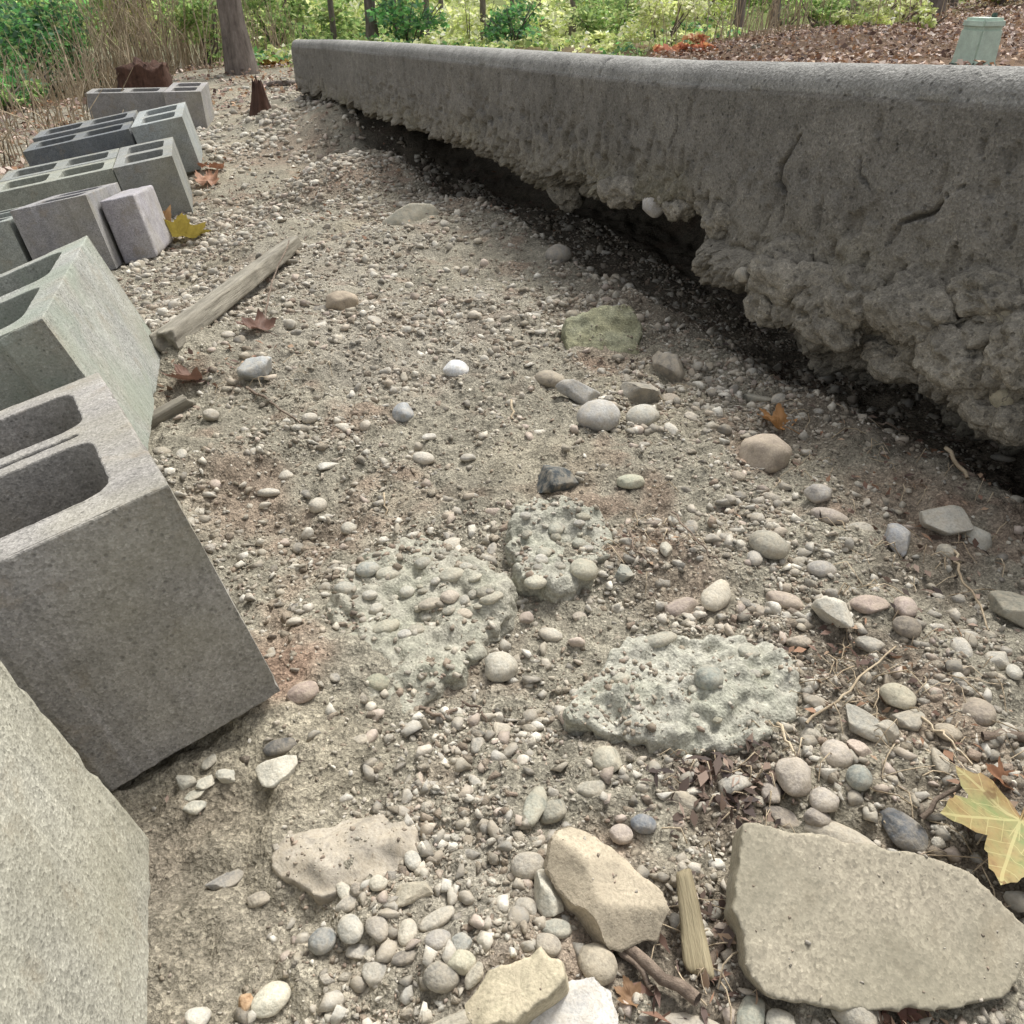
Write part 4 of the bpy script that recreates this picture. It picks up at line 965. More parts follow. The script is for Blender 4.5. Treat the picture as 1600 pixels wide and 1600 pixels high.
tag(link('soil_crumbs', merged('soil_crumbs', p, (.0024 + .0056 * RNG.random(len(p)) ** 2.4) * (.7 + .55 * dd), CHIPS, GPAL, .02, (.4, .8), .9), M_CRUMB), 'brown crumbs of dry soil between the stones', 'soil', kind='stuff')
p = excl(sample(40000, .2, 3.2, 1.2)); dd = np.hypot(p[:, 0], p[:, 1])
tag(link('grit', merged('grit', p, (.0010 + .0018 * RNG.random(len(p)) ** 2) * (.75 + .75 * dd), CHIPS[:6], GPAL, .15), M_GRAVEL), 'coarse grit and crumbs of soil on the ground', 'grit', kind='stuff')

def caught(parent, n, rmax, pal, label, seed):
    mi = (Matrix.Translation(parent.location) @ parent.rotation_euler.to_matrix().to_4x4()); inv = mi.inverted(); i3 = inv.to_3x3()
    tr = EMB.get(parent.name) or BVHTree.FromPolygons([v.co for v in parent.data.vertices], [p_.vertices[:] for p_ in parent.data.polygons])
    P = PLANE_POLY[parent.name]; r = np.random.default_rng(seed); pts, zs = [], []
    while len(pts) < n:
        q = r.uniform(P.min(0), P.max(0))
        if r.random() > .15 + .85 * float(smooth(-.2, .4, vnoise(np.array([[q[0] * 30, q[1] * 30, seed]]), seed))[0]): n -= 1; continue
        if not inpoly0(q, P): n -= 1; continue
        h_ = tr.ray_cast(inv @ Vector((q[0], q[1], 2.0)), i3 @ Vector((0, 0, -1)))
        if h_[0] is None: n -= 1; continue
        pts.append(q); zs.append((mi @ h_[0]).z)
    pts = np.array(pts); zs = np.array(zs); m = len(pts)
    global ground
    g0 = ground; ground = lambda x, y: zs
    me = merged('caught_grit', pts, .0008 + rmax * r.random(m) ** 3, CHIPS, pal, .1, (.4, .8)); ground = g0
    o = link('caught_grit', me, M_GRAVEL, parent); o.matrix_parent_inverse = inv; o['kind'] = 'stuff'
for ob, n_, rm, sd_ in ((congl, 1500, .006, 1), (congl2, 800, .005, 2), (mortar, 1300, .004, 3), (frag, 110, .0016, 4), (wedge, 70, .0016, 5), (flat, 50, .0016, 6), (buried, 160, .0022, 7), (mossy, 260, .004, 8)):
    caught(ob, n_, rm, GPAL, None, sd_)
# ------------------------------------------------------------------ wood, twigs, leaves
def tube(pts, radii, sides=6, name='twig', caps=True):
    pts = np.array(pts, float); n = len(pts); V = []; Fc = []
    for i in range(n):
        d = pts[min(i + 1, n - 1)] - pts[max(i - 1, 0)]; d = d / (np.linalg.norm(d) + 1e-9)
        a = np.cross(d, (0, 0, 1.0)) if abs(d[2]) < .95 else np.cross(d, (1.0, 0, 0)); a /= np.linalg.norm(a); b = np.cross(d, a)
        for k in range(sides):
            t = 2 * math.pi * k / sides; V.append(pts[i] + radii[i] * (math.cos(t) * a + math.sin(t) * b))
    for i in range(n - 1):
        for k in range(sides): Fc.append((i * sides + k, i * sides + (k + 1) % sides, (i + 1) * sides + (k + 1) % sides, (i + 1) * sides + k))
    return np.array(V), np.array(Fc)
def twig(pxs, lift, r0, r1, label, mat=M_TWIG, name='twig', wob=.0015, sub=5):
    P = [hit(a, b, l)[0] for (a, b), l in zip(pxs, lift if isinstance(lift, (list, tuple)) else [lift] * len(pxs))]
    Q = []
    for a, b in zip(P[:-1], P[1:]):
        for t in np.linspace(0, 1, sub, endpoint=False): Q.append(a + (b - a) * t)
    Q.append(P[-1]); Q = np.array(Q); Q[1:-1] += RNG.normal(0, wob, Q[1:-1].shape)
    V, Fc = tube(Q, np.linspace(r0, r1, len(Q)))
    o0 = Q[0]; o = link(name, mesh_from(name, V - o0, Fc), mat); o.location = o0
    return tag(o, label, name.replace('_', ' ').split()[-1] if name != 'twig' else 'twig')
twig([(900, 1400), (960, 1460), (1090, 1562)], .008, .0030, .0042, 'thick brown twig running under the lower edge of the tan wedge rock')
twig([(965, 1480), (1020, 1545)], .007, .0022, .0018, 'short thin twig lying beside the thick brown twig')
twig([(1440, 1278), (1510, 1212)], [.012, .02], .0020, .0014, 'pale straight twig behind the dark slate-blue stone')
twig([(1535, 1150), (1620, 1150)], [.006, .01], .0036, .004, 'dark stick cut by the right edge above the maple leaf')
twig([(1100, 1530), (1140, 1450)], .006, .003, .002, 'reddish stick between the splinter and the concrete fragment')
twig([(700, 1118), (722, 1100), (748, 1106), (760, 1128)], [.002, .008, .008, .002], .0013, .001, 'thin curved root arching from the dirt below the conglomerate')
twig([(655, 1105), (695, 1125)], .005, .0018, .0012, 'short pale twig at the foot of the conglomerate lump')
twig([(1050, 800), (1090, 845), (1125, 880)], .012, .0011, .0008, 'fine straight twig right of the upper conglomerate lump')
twig([(985, 830), (990, 855), (1015, 880)], .008, .0011, .0008, 'fine bent rootlet touching the upper conglomerate lump')
twig([(385, 605), (420, 625), (470, 662)], .006, .0022, .0012, 'pale rootlet trailing from the red-brown leaf near the board')
twig([(799, 625), (801, 655)], [.022, .002], .0018, .0014, 'tiny pale splinter standing in the gravel', M_STRAW)
twig([(1478, 700), (1512, 748)], .012, .0026, .0022, 'white straw lying in the dark under the slab', M_STRAW)
twig([(1370, 660), (1410, 672), (1460, 678), (1505, 690)], .01, .0014, .001, 'thin reddish root along the foot of the slab')
twig([(1490, 860), (1500, 900), (1530, 935), (1545, 985)], .008, .0014, .0008, 'thin wavy straw below the pale blocky stones', M_STRAW)
twig([(1260, 1130), (1330, 1075), (1400, 1010)], .010, .0012, .0008, 'long thin straw crossing right of the mortar lump', M_STRAW)
twig([(1215, 1130), (1240, 1175)], .012, .0014, .001, 'short straw leaning on the group of pebbles', M_STRAW)
twig([(1440, 1120), (1480, 1150), (1520, 1195)], .010, .0011, .0007, 'thin straw above the maple leaf', M_STRAW)
twig([(414, 500), (425, 440), (452, 375)], [.004, .05, .10], .0022, .0012, 'thin dead stem rising beside the old board')
twig([(-10, 158), (95, 200)], [.05, .01], .012, .008, 'pale stick sticking out at the left beyond the blocks', M_STRAW)
twig([(600, 770), (602, 805)], [.012, .0], .0012, .0008, 'short upright straw on the bare dirt', M_STRAW)
# splinter of yellow wood
def bar(name, a, b, wdt, hgt, mat, label, cat, taper=1.0, seed=0, tilt=0.0, vox=.003, rough=.0015):
    a, b = Vector(a), Vector(b); L = (b - a).length
    bm = bmesh.new(); bmesh.ops.create_cube(bm, size=1)
    for v in bm.verts:
        v.co.x *= wdt * (taper if v.co.y > 0 else 1); v.co.y *= L; v.co.z = (v.co.z + .5) * hgt
    me = bpy.data.meshes.new(name); bm.to_mesh(me); bm.free(); me = remesh(me, vox); me.name = name
    v = coords(me); n = normals(me); vs = v * np.array([90, 9, 90]); endw = smooth(L / 2 - .03, L / 2, np.abs(v[:, 1]))
    v = v + n * (rough * fbm(vs, 3, seed))[:, None]; v[:, 1] += endw * np.sign(v[:, 1]) * .014 * fbm(np.stack([v[:, 0] * 120, v[:, 1] * 0, v[:, 2] * 60], 1), 2, seed + 1)
    setco(me, v)
    o = link(name, me, mat); o.location = (a + b) / 2
    d = (b - a).normalized(); q = d.to_track_quat('Y', 'Z'); o.rotation_euler = q.to_euler(); o.rotation_euler.rotate_axis('Y', tilt)
    return tag(o, label, cat)
a, _ = hit(262, 545); b, _ = hit(462, 388)
bar('weathered_board', a - [0, 0, .006], b - [0, 0, .004], .040, .032, M_BOARD, 'long weathered grey board lying on edge next to the blocks', 'board', seed=3, tilt=rad(-12))
a, _ = hit(228, 672); b, _ = hit(300, 632)
bar('wood_stake', a, b, .016, .018, M_BOARD, 'short mossy wooden stake end poking out behind the large grey block', 'stake', seed=4)
m_spl = mat_wood('yellow_splinter', lin(120, 108, 84), lin(178, 166, 136), (1, .08, 1), 90)
a, _ = hit(1092, 1512, .004); b, _ = hit(1070, 1372, .022)
bar('wood_splinter', a, b, .017, .005, m_spl, 'flat yellowish wood splinter between the tan wedge rock and the concrete fragment', 'wood splinter', taper=.55, seed=6, tilt=rad(-18), vox=.0018, rough=.0006)

def leaf_mesh(name, size, lobes=5, curl=.15, seed=0, roll=0.0):
    """maple-like leaf, stem along -y, slightly cupped and wavy, with thickness from two-sided blade"""
    r = np.random.default_rng(seed)
    tips = [(0, 1.0), (40, .9), (98, .62)]
    ctrl = []
    prof = [(0, 1.0), (4, .88), (7, .84), (9, .86), (12, .72), (15, .74), (18, .62), (22, .56), (27, .62), (31, .72), (34, .71), (37, .82), (41, .94), (46, .80), (50, .74), (53, .76), (57, .64), (63, .60), (69, .50), (76, .47), (82, .54), (88, .55), (93, .62), (98, .70), (104, .56), (110, .50), (115, .50), (124, .38), (138, .33), (152, .26), (168, .12), (180, .04)]
    pts = []
    for a, q in prof: pts.append((rad(a), q * (1 + r.uniform(-.06, .06))))
    full = [(a, q) for a, q in pts] + [(-a, q * (1 + r.uniform(-.06, .06))) for a, q in pts[-2:0:-1]]
    ring = np.array([(math.sin(a) * q, math.cos(a) * q) for a, q in full]) * size
    n = len(ring); V = [(0, 0, 0)]; Fc = []; rings = 5
    for k in range(1, rings + 1):
        t = k / rings
        for x, y in ring: V.append((x * t, y * t, 0))
    V = np.array(V, float)
    ang = np.arctan2(V[:, 0], V[:, 1]); rr = np.hypot(V[:, 0], V[:, 1])
    V[:, 2] = size * (curl * (rr / size) ** 2 * (1 + .6 * np.sin(ang * 2 + seed)) + .05 * np.sin(ang * 5 + seed) * (rr / size)) + .03 * size * vnoise(V * (6 / size), seed)
    if roll:
        Rr = size / roll; x0 = V[:, 0] + .25 * V[:, 1]; V[:, 2] += Rr * (1 - np.cos(x0 / Rr)); V[:, 0] += Rr * np.sin(x0 / Rr) - x0; V[:, 2] += .12 * size * vnoise(V * (3.5 / size), seed + 3)
    tri = [(0, 1 + k, 1 + (k + 1) % n) for k in range(n)]
    for q in range(rings - 1):
        for k in range(n):
            a, b, c, d = 1 + q * n + k, 1 + q * n + (k + 1) % n, 1 + (q + 1) * n + (k + 1) % n, 1 + (q + 1) * n + k
            tri += [(a, d, c), (a, c, b)]
    # stem
    sv, sf = tube([(0, 0, .0), (0, -.35 * size, .04 * size), (size * .06, -.75 * size, .02 * size)], [.012 * size, .010 * size, .012 * size], 4)
    o = len(V); V = np.concatenate([V, sv]); tri += [(o + f[0], o + f[1], o + f[2]) for f in sf] + [(o + f[0], o + f[2], o + f[3]) for f in sf]
    return mesh_from(name, V, np.array(tri))
def mat_maple():
    m, nt, b = nodes('maple_leaf_yellow'); co = objcoord(nt)
    n1 = noise(nt, co, 26, 4); n2 = noise(nt, co, 130, 4, .7)
    c = ramp(nt, n1, [(.38, lin(118, 126, 82)), (.48, lin(142, 132, 90)), (.6, lin(140, 118, 80)), (.7, lin(106, 80, 60))])
    c = mixc(nt, c, ramp(nt, n2, [(.28, g3(.6)), (.45, g3(1.0)), (.7, g3(1.15))]), .8, 'MULTIPLY')
    sx = nt.nodes.new('ShaderNodeSeparateXYZ'); nt.links.new(co, sx.inputs[0]); vein = None
    def mth(op, a_, b_=None):
        q = nt.nodes.new('ShaderNodeMath'); q.operation = op
        for k_, v_ in enumerate((a_, b_)):
            if v_ is None: continue
            if hasattr(v_, 'links'): nt.links.new(v_, q.inputs[k_])
            else: q.inputs[k_].default_value = v_
        return q.outputs[0]
    for an in (0, 41, -41, 97, -97):
        ca, sa = math.cos(rad(an)), math.sin(rad(an))
        perp = mth('ABSOLUTE', mth('SUBTRACT', mth('MULTIPLY', sx.outputs[0], ca), mth('MULTIPLY', sx.outputs[1], sa)))
        along = mth('ADD', mth('MULTIPLY', sx.outputs[0], sa), mth('MULTIPLY', sx.outputs[1], ca))
        side_ = mth('PINGPONG', mth('SUBTRACT', along, mth('MULTIPLY', perp, .9)), .0065)
        d_ = mth('MINIMUM', perp, mth('ADD', mth('MULTIPLY', side_, 1.4), .0004)); d_ = mth('ADD', d_, mth('MULTIPLY', mth('LESS_THAN', along, 0.0), 1.0)); d_ = mth('ADD', d_, mth('MULTIPLY', mth('GREATER_THAN', perp, .016), 1.0))
        vein = d_ if vein is None else mth('MINIMUM', vein, d_)
    vm = mth('MULTIPLY', mth('LESS_THAN', vein, .0009), .45); c = mixc(nt, c, lin(186, 178, 128), vm)
    spots = noise(nt, co, 70, 3); c = mixc(nt, c, lin(104, 76, 52), ramp(nt, spots, [(.62, g3(0.0)), (.7, g3(.7))]))
    nt.links.new(c, b.inputs['Base Color']); b.inputs['Roughness'].default_value = .65; bump(nt, b, [(n2, .4, .001)])
    return m
mp, t = hit(1594, 1282, .020)
ml = link('maple_leaf', leaf_mesh('maple_leaf', .070, curl=.14, seed=4), mat_maple()); ml.location = mp; ml.rotation_euler = (rad(10), rad(-6), rad(138))
tag(ml, 'big yellow-green maple leaf at the right edge above the concrete fragment', 'leaf')
LEAVES = [
 (1222, 664, .040, (190, 140, 88), 'curled orange leaf behind the rounded tan cobble', .8, (8, 10, 40)),
 (243, 362, .10, (204, 160, 112), 'orange-tan fallen leaf at the foot of the mauve-grey block', .5, (35, 0, 20)),
 (285, 368, .115, (190, 170, 84), 'mustard yellow fallen leaf in front of the mauve-grey block', .5, (40, -10, 200)),
 (305, 592, .045, (132, 100, 84), 'red-brown curled leaf on the dirt beside the pale green sided block', 1.2, (10, 20, 110)),
 (408, 515, .045, (128, 98, 84), 'brown curled leaf at the base of the dead stem', 1.0, (10, 10, 60)),
 (335, 262, .08, (170, 122, 96), 'brown leaf near the corner of the second farthest block', .6, (10, 10, 150)),
 (325, 285, .08, (196, 150, 122), 'pinkish brown leaf curled at the foot of the grey hollow block', .9, (20, 0, 10)),
 (1570, 1222, .03, (176, 130, 100), 'orange leaf edge tucked above the maple leaf', .8, (30, 10, 60)),
 (990, 1560, .022, (170, 136, 104), 'small orange leaf scrap near the bottom twigs', 1.0, (10, 10, 70)),
 (1415, 1588, .022, (128, 92, 78), 'red-brown leaf scrap at the bottom below the concrete fragment', 1.0, (50, 10, 20)),
 (1385, 1592, .020, (136, 100, 86), 'small rusty leaf scrap left of the red-brown one at the bottom', 1.0, (40, -20, 120)),
 (1110, 1215, .022, (96, 74, 62), 'dark brown rotten leaf under the mortar lump', .9, (10, 20, 40)),
 (1140, 1240, .02, (84, 66, 58), 'blackish leaf scrap below the dark rotten leaf', 1.1, (20, -10, 150)),
]
for px, py, s, c, lab, cu, rt in LEAVES:
    q, t = hit(px, py, s * .12)
    o = link('fallen_leaf', leaf_mesh('fallen_leaf', s * (.62 if t < 1.0 else 1.05), curl=.12 * cu, seed=int(px), roll=1.3 * cu), M_DEADLEAF); o.location = q; o.rotation_euler = [rad(a) for a in rt]; o.color = (*lin(*[k_ * .86 for k_ in c]), 1)
    tag(o, lab, 'leaf', 'fallen leaves')

# fine dry rootlets and straw on the right slope: uncountable
def hairs(name, zones, label, mat, seed):
    r = np.random.default_rng(seed); VV, FF = [], []; off = 0
    for px, py, rd, n, ln in zones:
        c, _ = hit(px, py)
        for i in range(n):
            x, y = c[0] + r.normal(0, rd), c[1] + r.normal(0, rd); a = r.uniform(0, 6.28); L = ln * r.uniform(.4, 1.3); k = 4
            pts = []
            for j in range(k):
                t = j / (k - 1); a += r.normal(0, .35); x += math.cos(a) * L / k; y += math.sin(a) * L / k
                pts.append((x, y, float(ground(np.array([x]), np.array([y]))[0]) + .002 + .012 * math.sin(t * 3.1) * r.uniform(.2, 1)))
            V, Fq_ = tube(pts, [r.uniform(.0003, .0007)] * k, 3); VV.append(V); FF.append(Fq_ + off); off += len(V)
    return tag(link(name, mesh_from(name, np.concatenate(VV), np.concatenate(FF)), mat), label, 'rootlets', kind='stuff')
hairs('dry_rootlets', [(1320, 1050, .035, 36, .04), (1460, 1150, .04, 34, .04), (1140, 1220, .03, 30, .03), (1350, 760, .08, 30, .04), (1450, 900, .05, 30, .04), (1030, 830, .03, 16, .04), (1270, 640, .12, 40, .06), (1120, 1480, .02, 30, .035), (420, 600, .05, 14, .05), (1520, 1380, .03, 20, .05)],
      'tangle of fine dry rootlets and straw on the right slope', M_STRAW, 3)

def flakes(name, zones, label, seed):
    VV, FF, CC, off = [], [], [], 0
    for px, py, rd, n, sz, cols in zones:
        c, _ = hit(px, py); r = np.random.default_rng(seed + int(px)); x = c[0] + r.normal(0, rd, n); y = c[1] + r.normal(0, rd, n); z = ground(x, y) + r.uniform(.0005, .008, n)
        d = r.normal(size=(n, 3)); d[:, 2] *= .35; d /= np.linalg.norm(d, axis=1)[:, None]; sd = np.cross(d, r.normal(size=(n, 3)) * .5 + (0, 0, 1)); sd /= np.linalg.norm(sd, axis=1)[:, None]
        up = np.cross(sd, d); q = (sz * .55 * r.uniform(.3, 1.5, n) ** 1.3)[:, None]; wd = r.uniform(.08, .34, n)[:, None]; p_ = np.stack([x, y, z], 1)
        V = np.stack([p_ - d * q * .6, p_ + sd * q * wd + up * q * .12, p_ + d * q * .6, p_ - sd * q * wd + up * q * .12], 1).reshape(-1, 3)
        cc = np.array([lin(*k) for k in cols])[r.integers(0, len(cols), n)] * r.uniform(.7, 1.2, n)[:, None]
        VV.append(V); FF.append(np.arange(4 * n).reshape(n, 4) + off); CC.append(np.repeat(cc, 4, 0)); off += 4 * n
    tag(link(name, mesh_from(name, np.concatenate(VV), np.concatenate(FF), np.concatenate(CC), False), M_LITTER), label, 'debris', kind='stuff')
DK = [(92, 78, 70), (116, 98, 86), (72, 62, 58), (146, 126, 112)]; RU = [(138, 108, 92), (116, 92, 80), (168, 142, 118), (98, 80, 72), (150, 116, 92)]
flakes('bark_debris', [(1120, 1225, .022, 150, .016, DK), (1155, 1190, .02, 60, .014, DK), (1060, 1545, .03, 60, .018, RU), (1410, 1585, .014, 70, .014, RU), (1110, 1440, .012, 40, .014, DK), (1330, 1050, .04, 110, .014, RU), (1450, 900, .05, 90, .014, DK), (1000, 850, .03, 40, .012, RU),
  (1400, 760, .09, 160, .014, RU), (1150, 560, .16, 140, .016, DK), (380, 560, .05, 40, .016, RU), (420, 250, .45, 420, .03, RU), (560, 260, .3, 260, .025, RU), (700, 320, .25, 160, .022, RU), (1530, 1200, .03, 40, .014, RU), (300, 600, .03, 30, .02, RU), (350, 1400, .1, 24, .01, DK)], 'scraps of bark and rotten leaves on the soil', 40)
# ------------------------------------------------------------------ behind the slab and the woods
def leafcloud(n, centre, spread, size, cols, seed, flatz=1.0, up=.3, shell=.0):
    r = np.random.default_rng(seed)
    p = r.normal(size=(n, 3)); p /= np.linalg.norm(p, axis=1)[:, None]; p *= (r.random(n) ** (1 / 2.2))[:, None]
    cl = r.normal(size=(max(6, n // 60), 3)); cl /= np.linalg.norm(cl, axis=1)[:, None]; cl *= r.uniform(.35, 1.0, len(cl))[:, None]
    pick = r.integers(0, len(cl), n); p = cl[pick] * .8 + p * .28
    pos = np.array(centre) + p * np.array(spread)
    s = size * r.uniform(.6, 1.35, n)
    d = r.normal(size=(n, 3)); d[:, 2] = d[:, 2] * .5 - .15; d /= np.linalg.norm(d, axis=1)[:, None]
    nr = r.normal(size=(n, 3)); nr[:, 2] = np.abs(nr[:, 2]) + up; sd = np.cross(d, nr); sd /= np.linalg.norm(sd, axis=1)[:, None]
    a = pos - d * s[:, None] * .5; b = pos + sd * s[:, None] * .28; c = pos + d * s[:, None] * .5; e = pos - sd * s[:, None] * .28
    bend = np.cross(sd, d) * (s * .08)[:, None]
    V = np.stack([a, b + bend, c, e + bend], 1).reshape(-1, 3); Fc = np.arange(4 * n).reshape(n, 4)
    cols = np.array(cols); tone = r.uniform(.7, 1.3, len(cl))[pick]
    cc = cols[r.integers(0, len(cols), n)] * (tone * r.uniform(.8, 1.2, n))[:, None]
    return V, Fc, np.repeat(np.clip(cc, 0, .9), 4, 0)
GREENS = [lin(156, 184, 112), lin(176, 200, 124), lin(126, 156, 92), lin(200, 214, 148), lin(140, 166, 108), lin(170, 176, 120)]
DEEP = [lin(92, 146, 84), lin(118, 178, 102), lin(84, 122, 88), lin(138, 192, 118), lin(110, 140, 114), lin(150, 170, 110)]
LIME_SUNLIT = [lin(222, 230, 160), lin(234, 238, 184), lin(204, 216, 138), lin(240, 240, 206), lin(188, 200, 126)]  # yellow-green leaves lifted near white: sunlit brightness is put into the colour
def gz(x, y): return float(ground(np.array([float(x)]), np.array([float(y)]))[0])
def shrub(x, y, rx, rz, n, size, cols, seed, label, zc=None, group='shrubs at the edge of the woods'):
    z0 = gz(x, y); root = tag(empty('leafy_shrub', (x, y, z0)), label, 'shrub', group)
    V, Fc, cc = leafcloud(n, (0, 0, rz * .9 if zc is None else zc), (rx, rx, rz), size, cols, seed)
    V[:, 2] = np.maximum(V[:, 2], .01)
    link('foliage', mesh_from('foliage', V, Fc, cc, False), M_LEAF, root)
    r = np.random.default_rng(seed); VV, FF, off = [], [], 0
    for i in range(6):
        a = r.uniform(0, 6.28); e = np.array([math.cos(a) * rx * .6, math.sin(a) * rx * .6, rz * r.uniform(.9, 1.7)])
        Vt, Ft = tube([(0, 0, -.03), tuple(e * .4 + r.normal(0, .03, 3)), tuple(e)], [.012, .009, .004], 5); VV.append(Vt); FF.append(Ft + off); off += len(Vt)
    link('stem', mesh_from('stem', np.concatenate(VV), np.concatenate(FF)), M_BARK, root)
def tree(px, py, fwd, wpx, hgt, seed, label, lean=(0, 0), crown=True, cols=GREENS, cat='tree'):
    p = at(px, py, fwd); z0 = gz(p[0], p[1]); t = fwd / ray(px, py)[1]; r0 = wpx * t / F_PX / 2
    root = tag(empty('forest_tree', (p[0], p[1], z0)), label, cat, 'trees in the woods')
    r = np.random.default_rng(seed); k = 22; zz = np.linspace(-.1, hgt, k); V = []
    sides = 14
    for i, z in enumerate(zz):
        fl = 1 + .55 * math.exp(-max(z, 0) / .10); rr = r0 * fl * (1 - .75 * max(z, 0) / hgt)
        for s in range(sides):
            a = 2 * math.pi * s / sides; q = rr * (1 + .07 * math.sin(a * 5 + seed) + .05 * r.normal())
            V.append((lean[0] * z + q * math.cos(a), lean[1] * z + q * math.sin(a), z))
    ii = np.arange(k * sides).reshape(k, sides); jj = np.roll(ii, -1, 1)
    Fq_ = np.stack([ii[:-1], jj[:-1], jj[1:], ii[1:]], -1).reshape(-1, 4)
    link('trunk', mesh_from('trunk', np.array(V), Fq_), M_BARK, root)
    if crown:
        V, Fc, cc = leafcloud(420, (lean[0] * hgt, lean[1] * hgt, hgt * .8), (hgt * .24, hgt * .24, hgt * .28), .14, cols, seed)
        link('crown', mesh_from('crown', V, Fc, cc, False), M_LEAF, root)
        VV, FF, off = [], [], 0
        for i in range(7):
            a = r.uniform(0, 6.28); z = hgt * r.uniform(.5, .8); e = np.array([math.cos(a), math.sin(a), .7]) * hgt * .16
            b0 = np.array([lean[0] * z, lean[1] * z, z]); Vt, Ft = tube([b0, b0 + e * .5, b0 + e], [r0 * .35, r0 * .22, r0 * .08], 5); VV.append(Vt); FF.append(Ft + off); off += len(Vt)
        link('limb', mesh_from('limb', np.concatenate(VV), np.concatenate(FF)), M_BARK, root)
tree(376, 98, 7.2, 36, 9, 1, 'thick grey tree trunk standing at the far end of the block row', lean=(-.02, 0))
tree(582, 60, 11, 17, 9, 2, 'slim dark and pale tree trunk behind the far end of the slab', lean=(0, 0))
tree(618, 40, 14, 8, 8, 3, 'thin sapling trunk right of the slim dark trunk')
tree(668, 40, 15, 9, 8, 4, 'thin trunk in the bright woods left of centre', cols=LIME_SUNLIT)
tree(690, 40, 16, 8, 8, 14, 'thin trunk just right of another thin trunk left of centre', cols=LIME_SUNLIT)
tree(842, 50, 14, 9, 8, 5, 'thin trunk in the bright woods at the centre', cols=LIME_SUNLIT)
tree(893, 60, 13, 12, 8, 6, 'slender trunk above the joint in the slab', lean=(.01, 0))
tree(520, 40, 12, 9, 8, 21, 'thin dark trunk between the thick trunk and the slim one', cols=LIME_SUNLIT)
tree(755, 45, 13, 10, 8, 22, 'thin trunk in the bright gap right of two thin trunks', cols=LIME_SUNLIT)
tree(990, 45, 12, 9, 8, 23, 'thin trunk left of the orange-red leaf heap', cols=LIME_SUNLIT)
tree(470, 30, 13, 8, 8, 31, 'thin pale trunk above the far corner of the slab', cols=LIME_SUNLIT)
tree(800, 30, 15, 7, 8, 32, 'very thin trunk above the middle of the slab', cols=LIME_SUNLIT)
tree(930, 30, 14, 8, 8, 33, 'thin trunk just right of the slender trunk above the joint', cols=LIME_SUNLIT)
tree(1060, 30, 13, 8, 8, 34, 'thin trunk above the orange-red leaf heap', cols=LIME_SUNLIT)
tree(1210, 30, 11, 12, 8, 35, 'brownish thin trunk at the left end of the litter bank')
tree(1152, 50, 10, 14, 7, 7, 'pale slender trunk left of the litter bank')
tree(1322, 40, 10, 18, 8, 8, 'brown trunk behind the litter bank', lean=(.04, 0))
tree(1452, 22, 9, 30, 8, 9, 'broad brown trunk just left of the green utility box', lean=(-.03, 0))
tree(1482, 20, 10, 14, 8, 10, 'thin trunk directly behind the green utility box')
SHRUBS = [
 (0, 120, 7.0, .62, .50, 2600, .055, DEEP, 'big vivid green bush at the top left beyond the blocks'),
 (75, 90, 7.6, .55, .45, 2000, .055, DEEP, 'dense dark green bush right of the vivid green one at top left'),
 (45, 170, 6.4, .32, .24, 900, .05, DEEP, 'low green shrub in front of the bushes at top left'),
 (215, 30, 9.2, .7, .5, 1500, .06, [lin(150, 150, 96), lin(172, 160, 112), lin(130, 136, 84)], 'dull olive shrub behind the dry stalks above the stump'),
 (20, 215, 5.4, .3, .14, 600, .045, DEEP + GREENS, 'low weedy plant at the left edge beside the dark blocks'),
 (310, 50, 8.2, .4, .40, 1200, .05, GREENS, 'olive green shrub left of the thick tree trunk'),
 (430, 50, 10, .6, .5, 1500, .07, GREENS, 'bright green shrub right of the thick tree trunk'),
 (500, 40, 12, .9, .5, 1600, .08, GREENS, 'green shrub behind the far corner of the slab'),
 (640, 55, 11, .7, .34, 1300, .07, DEEP, 'dark green shrub right of the slim dark trunk'),
 (740, 40, 13, .9, .55, 1600, .08, LIME_SUNLIT, 'lime green shrub in the bright gap of the woods'),
 (800, 60, 11, .6, .30, 1200, .06, DEEP, 'dark green low shrub at the centre of the woods'),
 (870, 30, 13, .9, .55, 1500, .08, LIME_SUNLIT, 'pale lime shrub behind the slender trunk'),
 (950, 50, 12, .8, .42, 1500, .08, GREENS, 'mid green shrub right of the slender trunk'),
 (1030, 55, 9.5, .6, .36, 1500, .06, LIME_SUNLIT, 'bright yellow-green shrub left of the red leaf heap'),
 (1090, 30, 12, .8, .5, 1400, .08, LIME_SUNLIT, 'pale yellow-green shrub beside the pale slender trunk'),
 (1230, 10, 12, .9, .5, 1400, .08, GREENS, 'grey-green shrub behind the litter bank'),
 (1350, 45, 7.5, .34, .13, 700, .045, LIME_SUNLIT, 'low yellow-green plant growing on the litter bank'),
 (1410, 15, 8, .36, .18, 700, .05, LIME_SUNLIT, 'bright lime plant left of the broad brown trunk'),
 (1290, 40, 8, .4, .16, 800, .05, GREENS, 'small green plant at the left of the litter bank'),
 (1450, 55, 6.5, .16, .09, 260, .04, LIME_SUNLIT, 'tiny lime seedling in the litter left of the utility box'),
 (1560, 5, 9, .5, .32, 900, .06, [lin(150, 120, 80), lin(178, 140, 90), lin(120, 130, 70)], 'rusty leaved shrub behind the green utility box'),
]
for i, (px, py, fw, rx, rz, n, s, cols, lab) in enumerate(SHRUBS):
    p = at(px, py, fw); shrub(p[0], p[1], rx, rz, n, s, cols, 200 + i, lab)
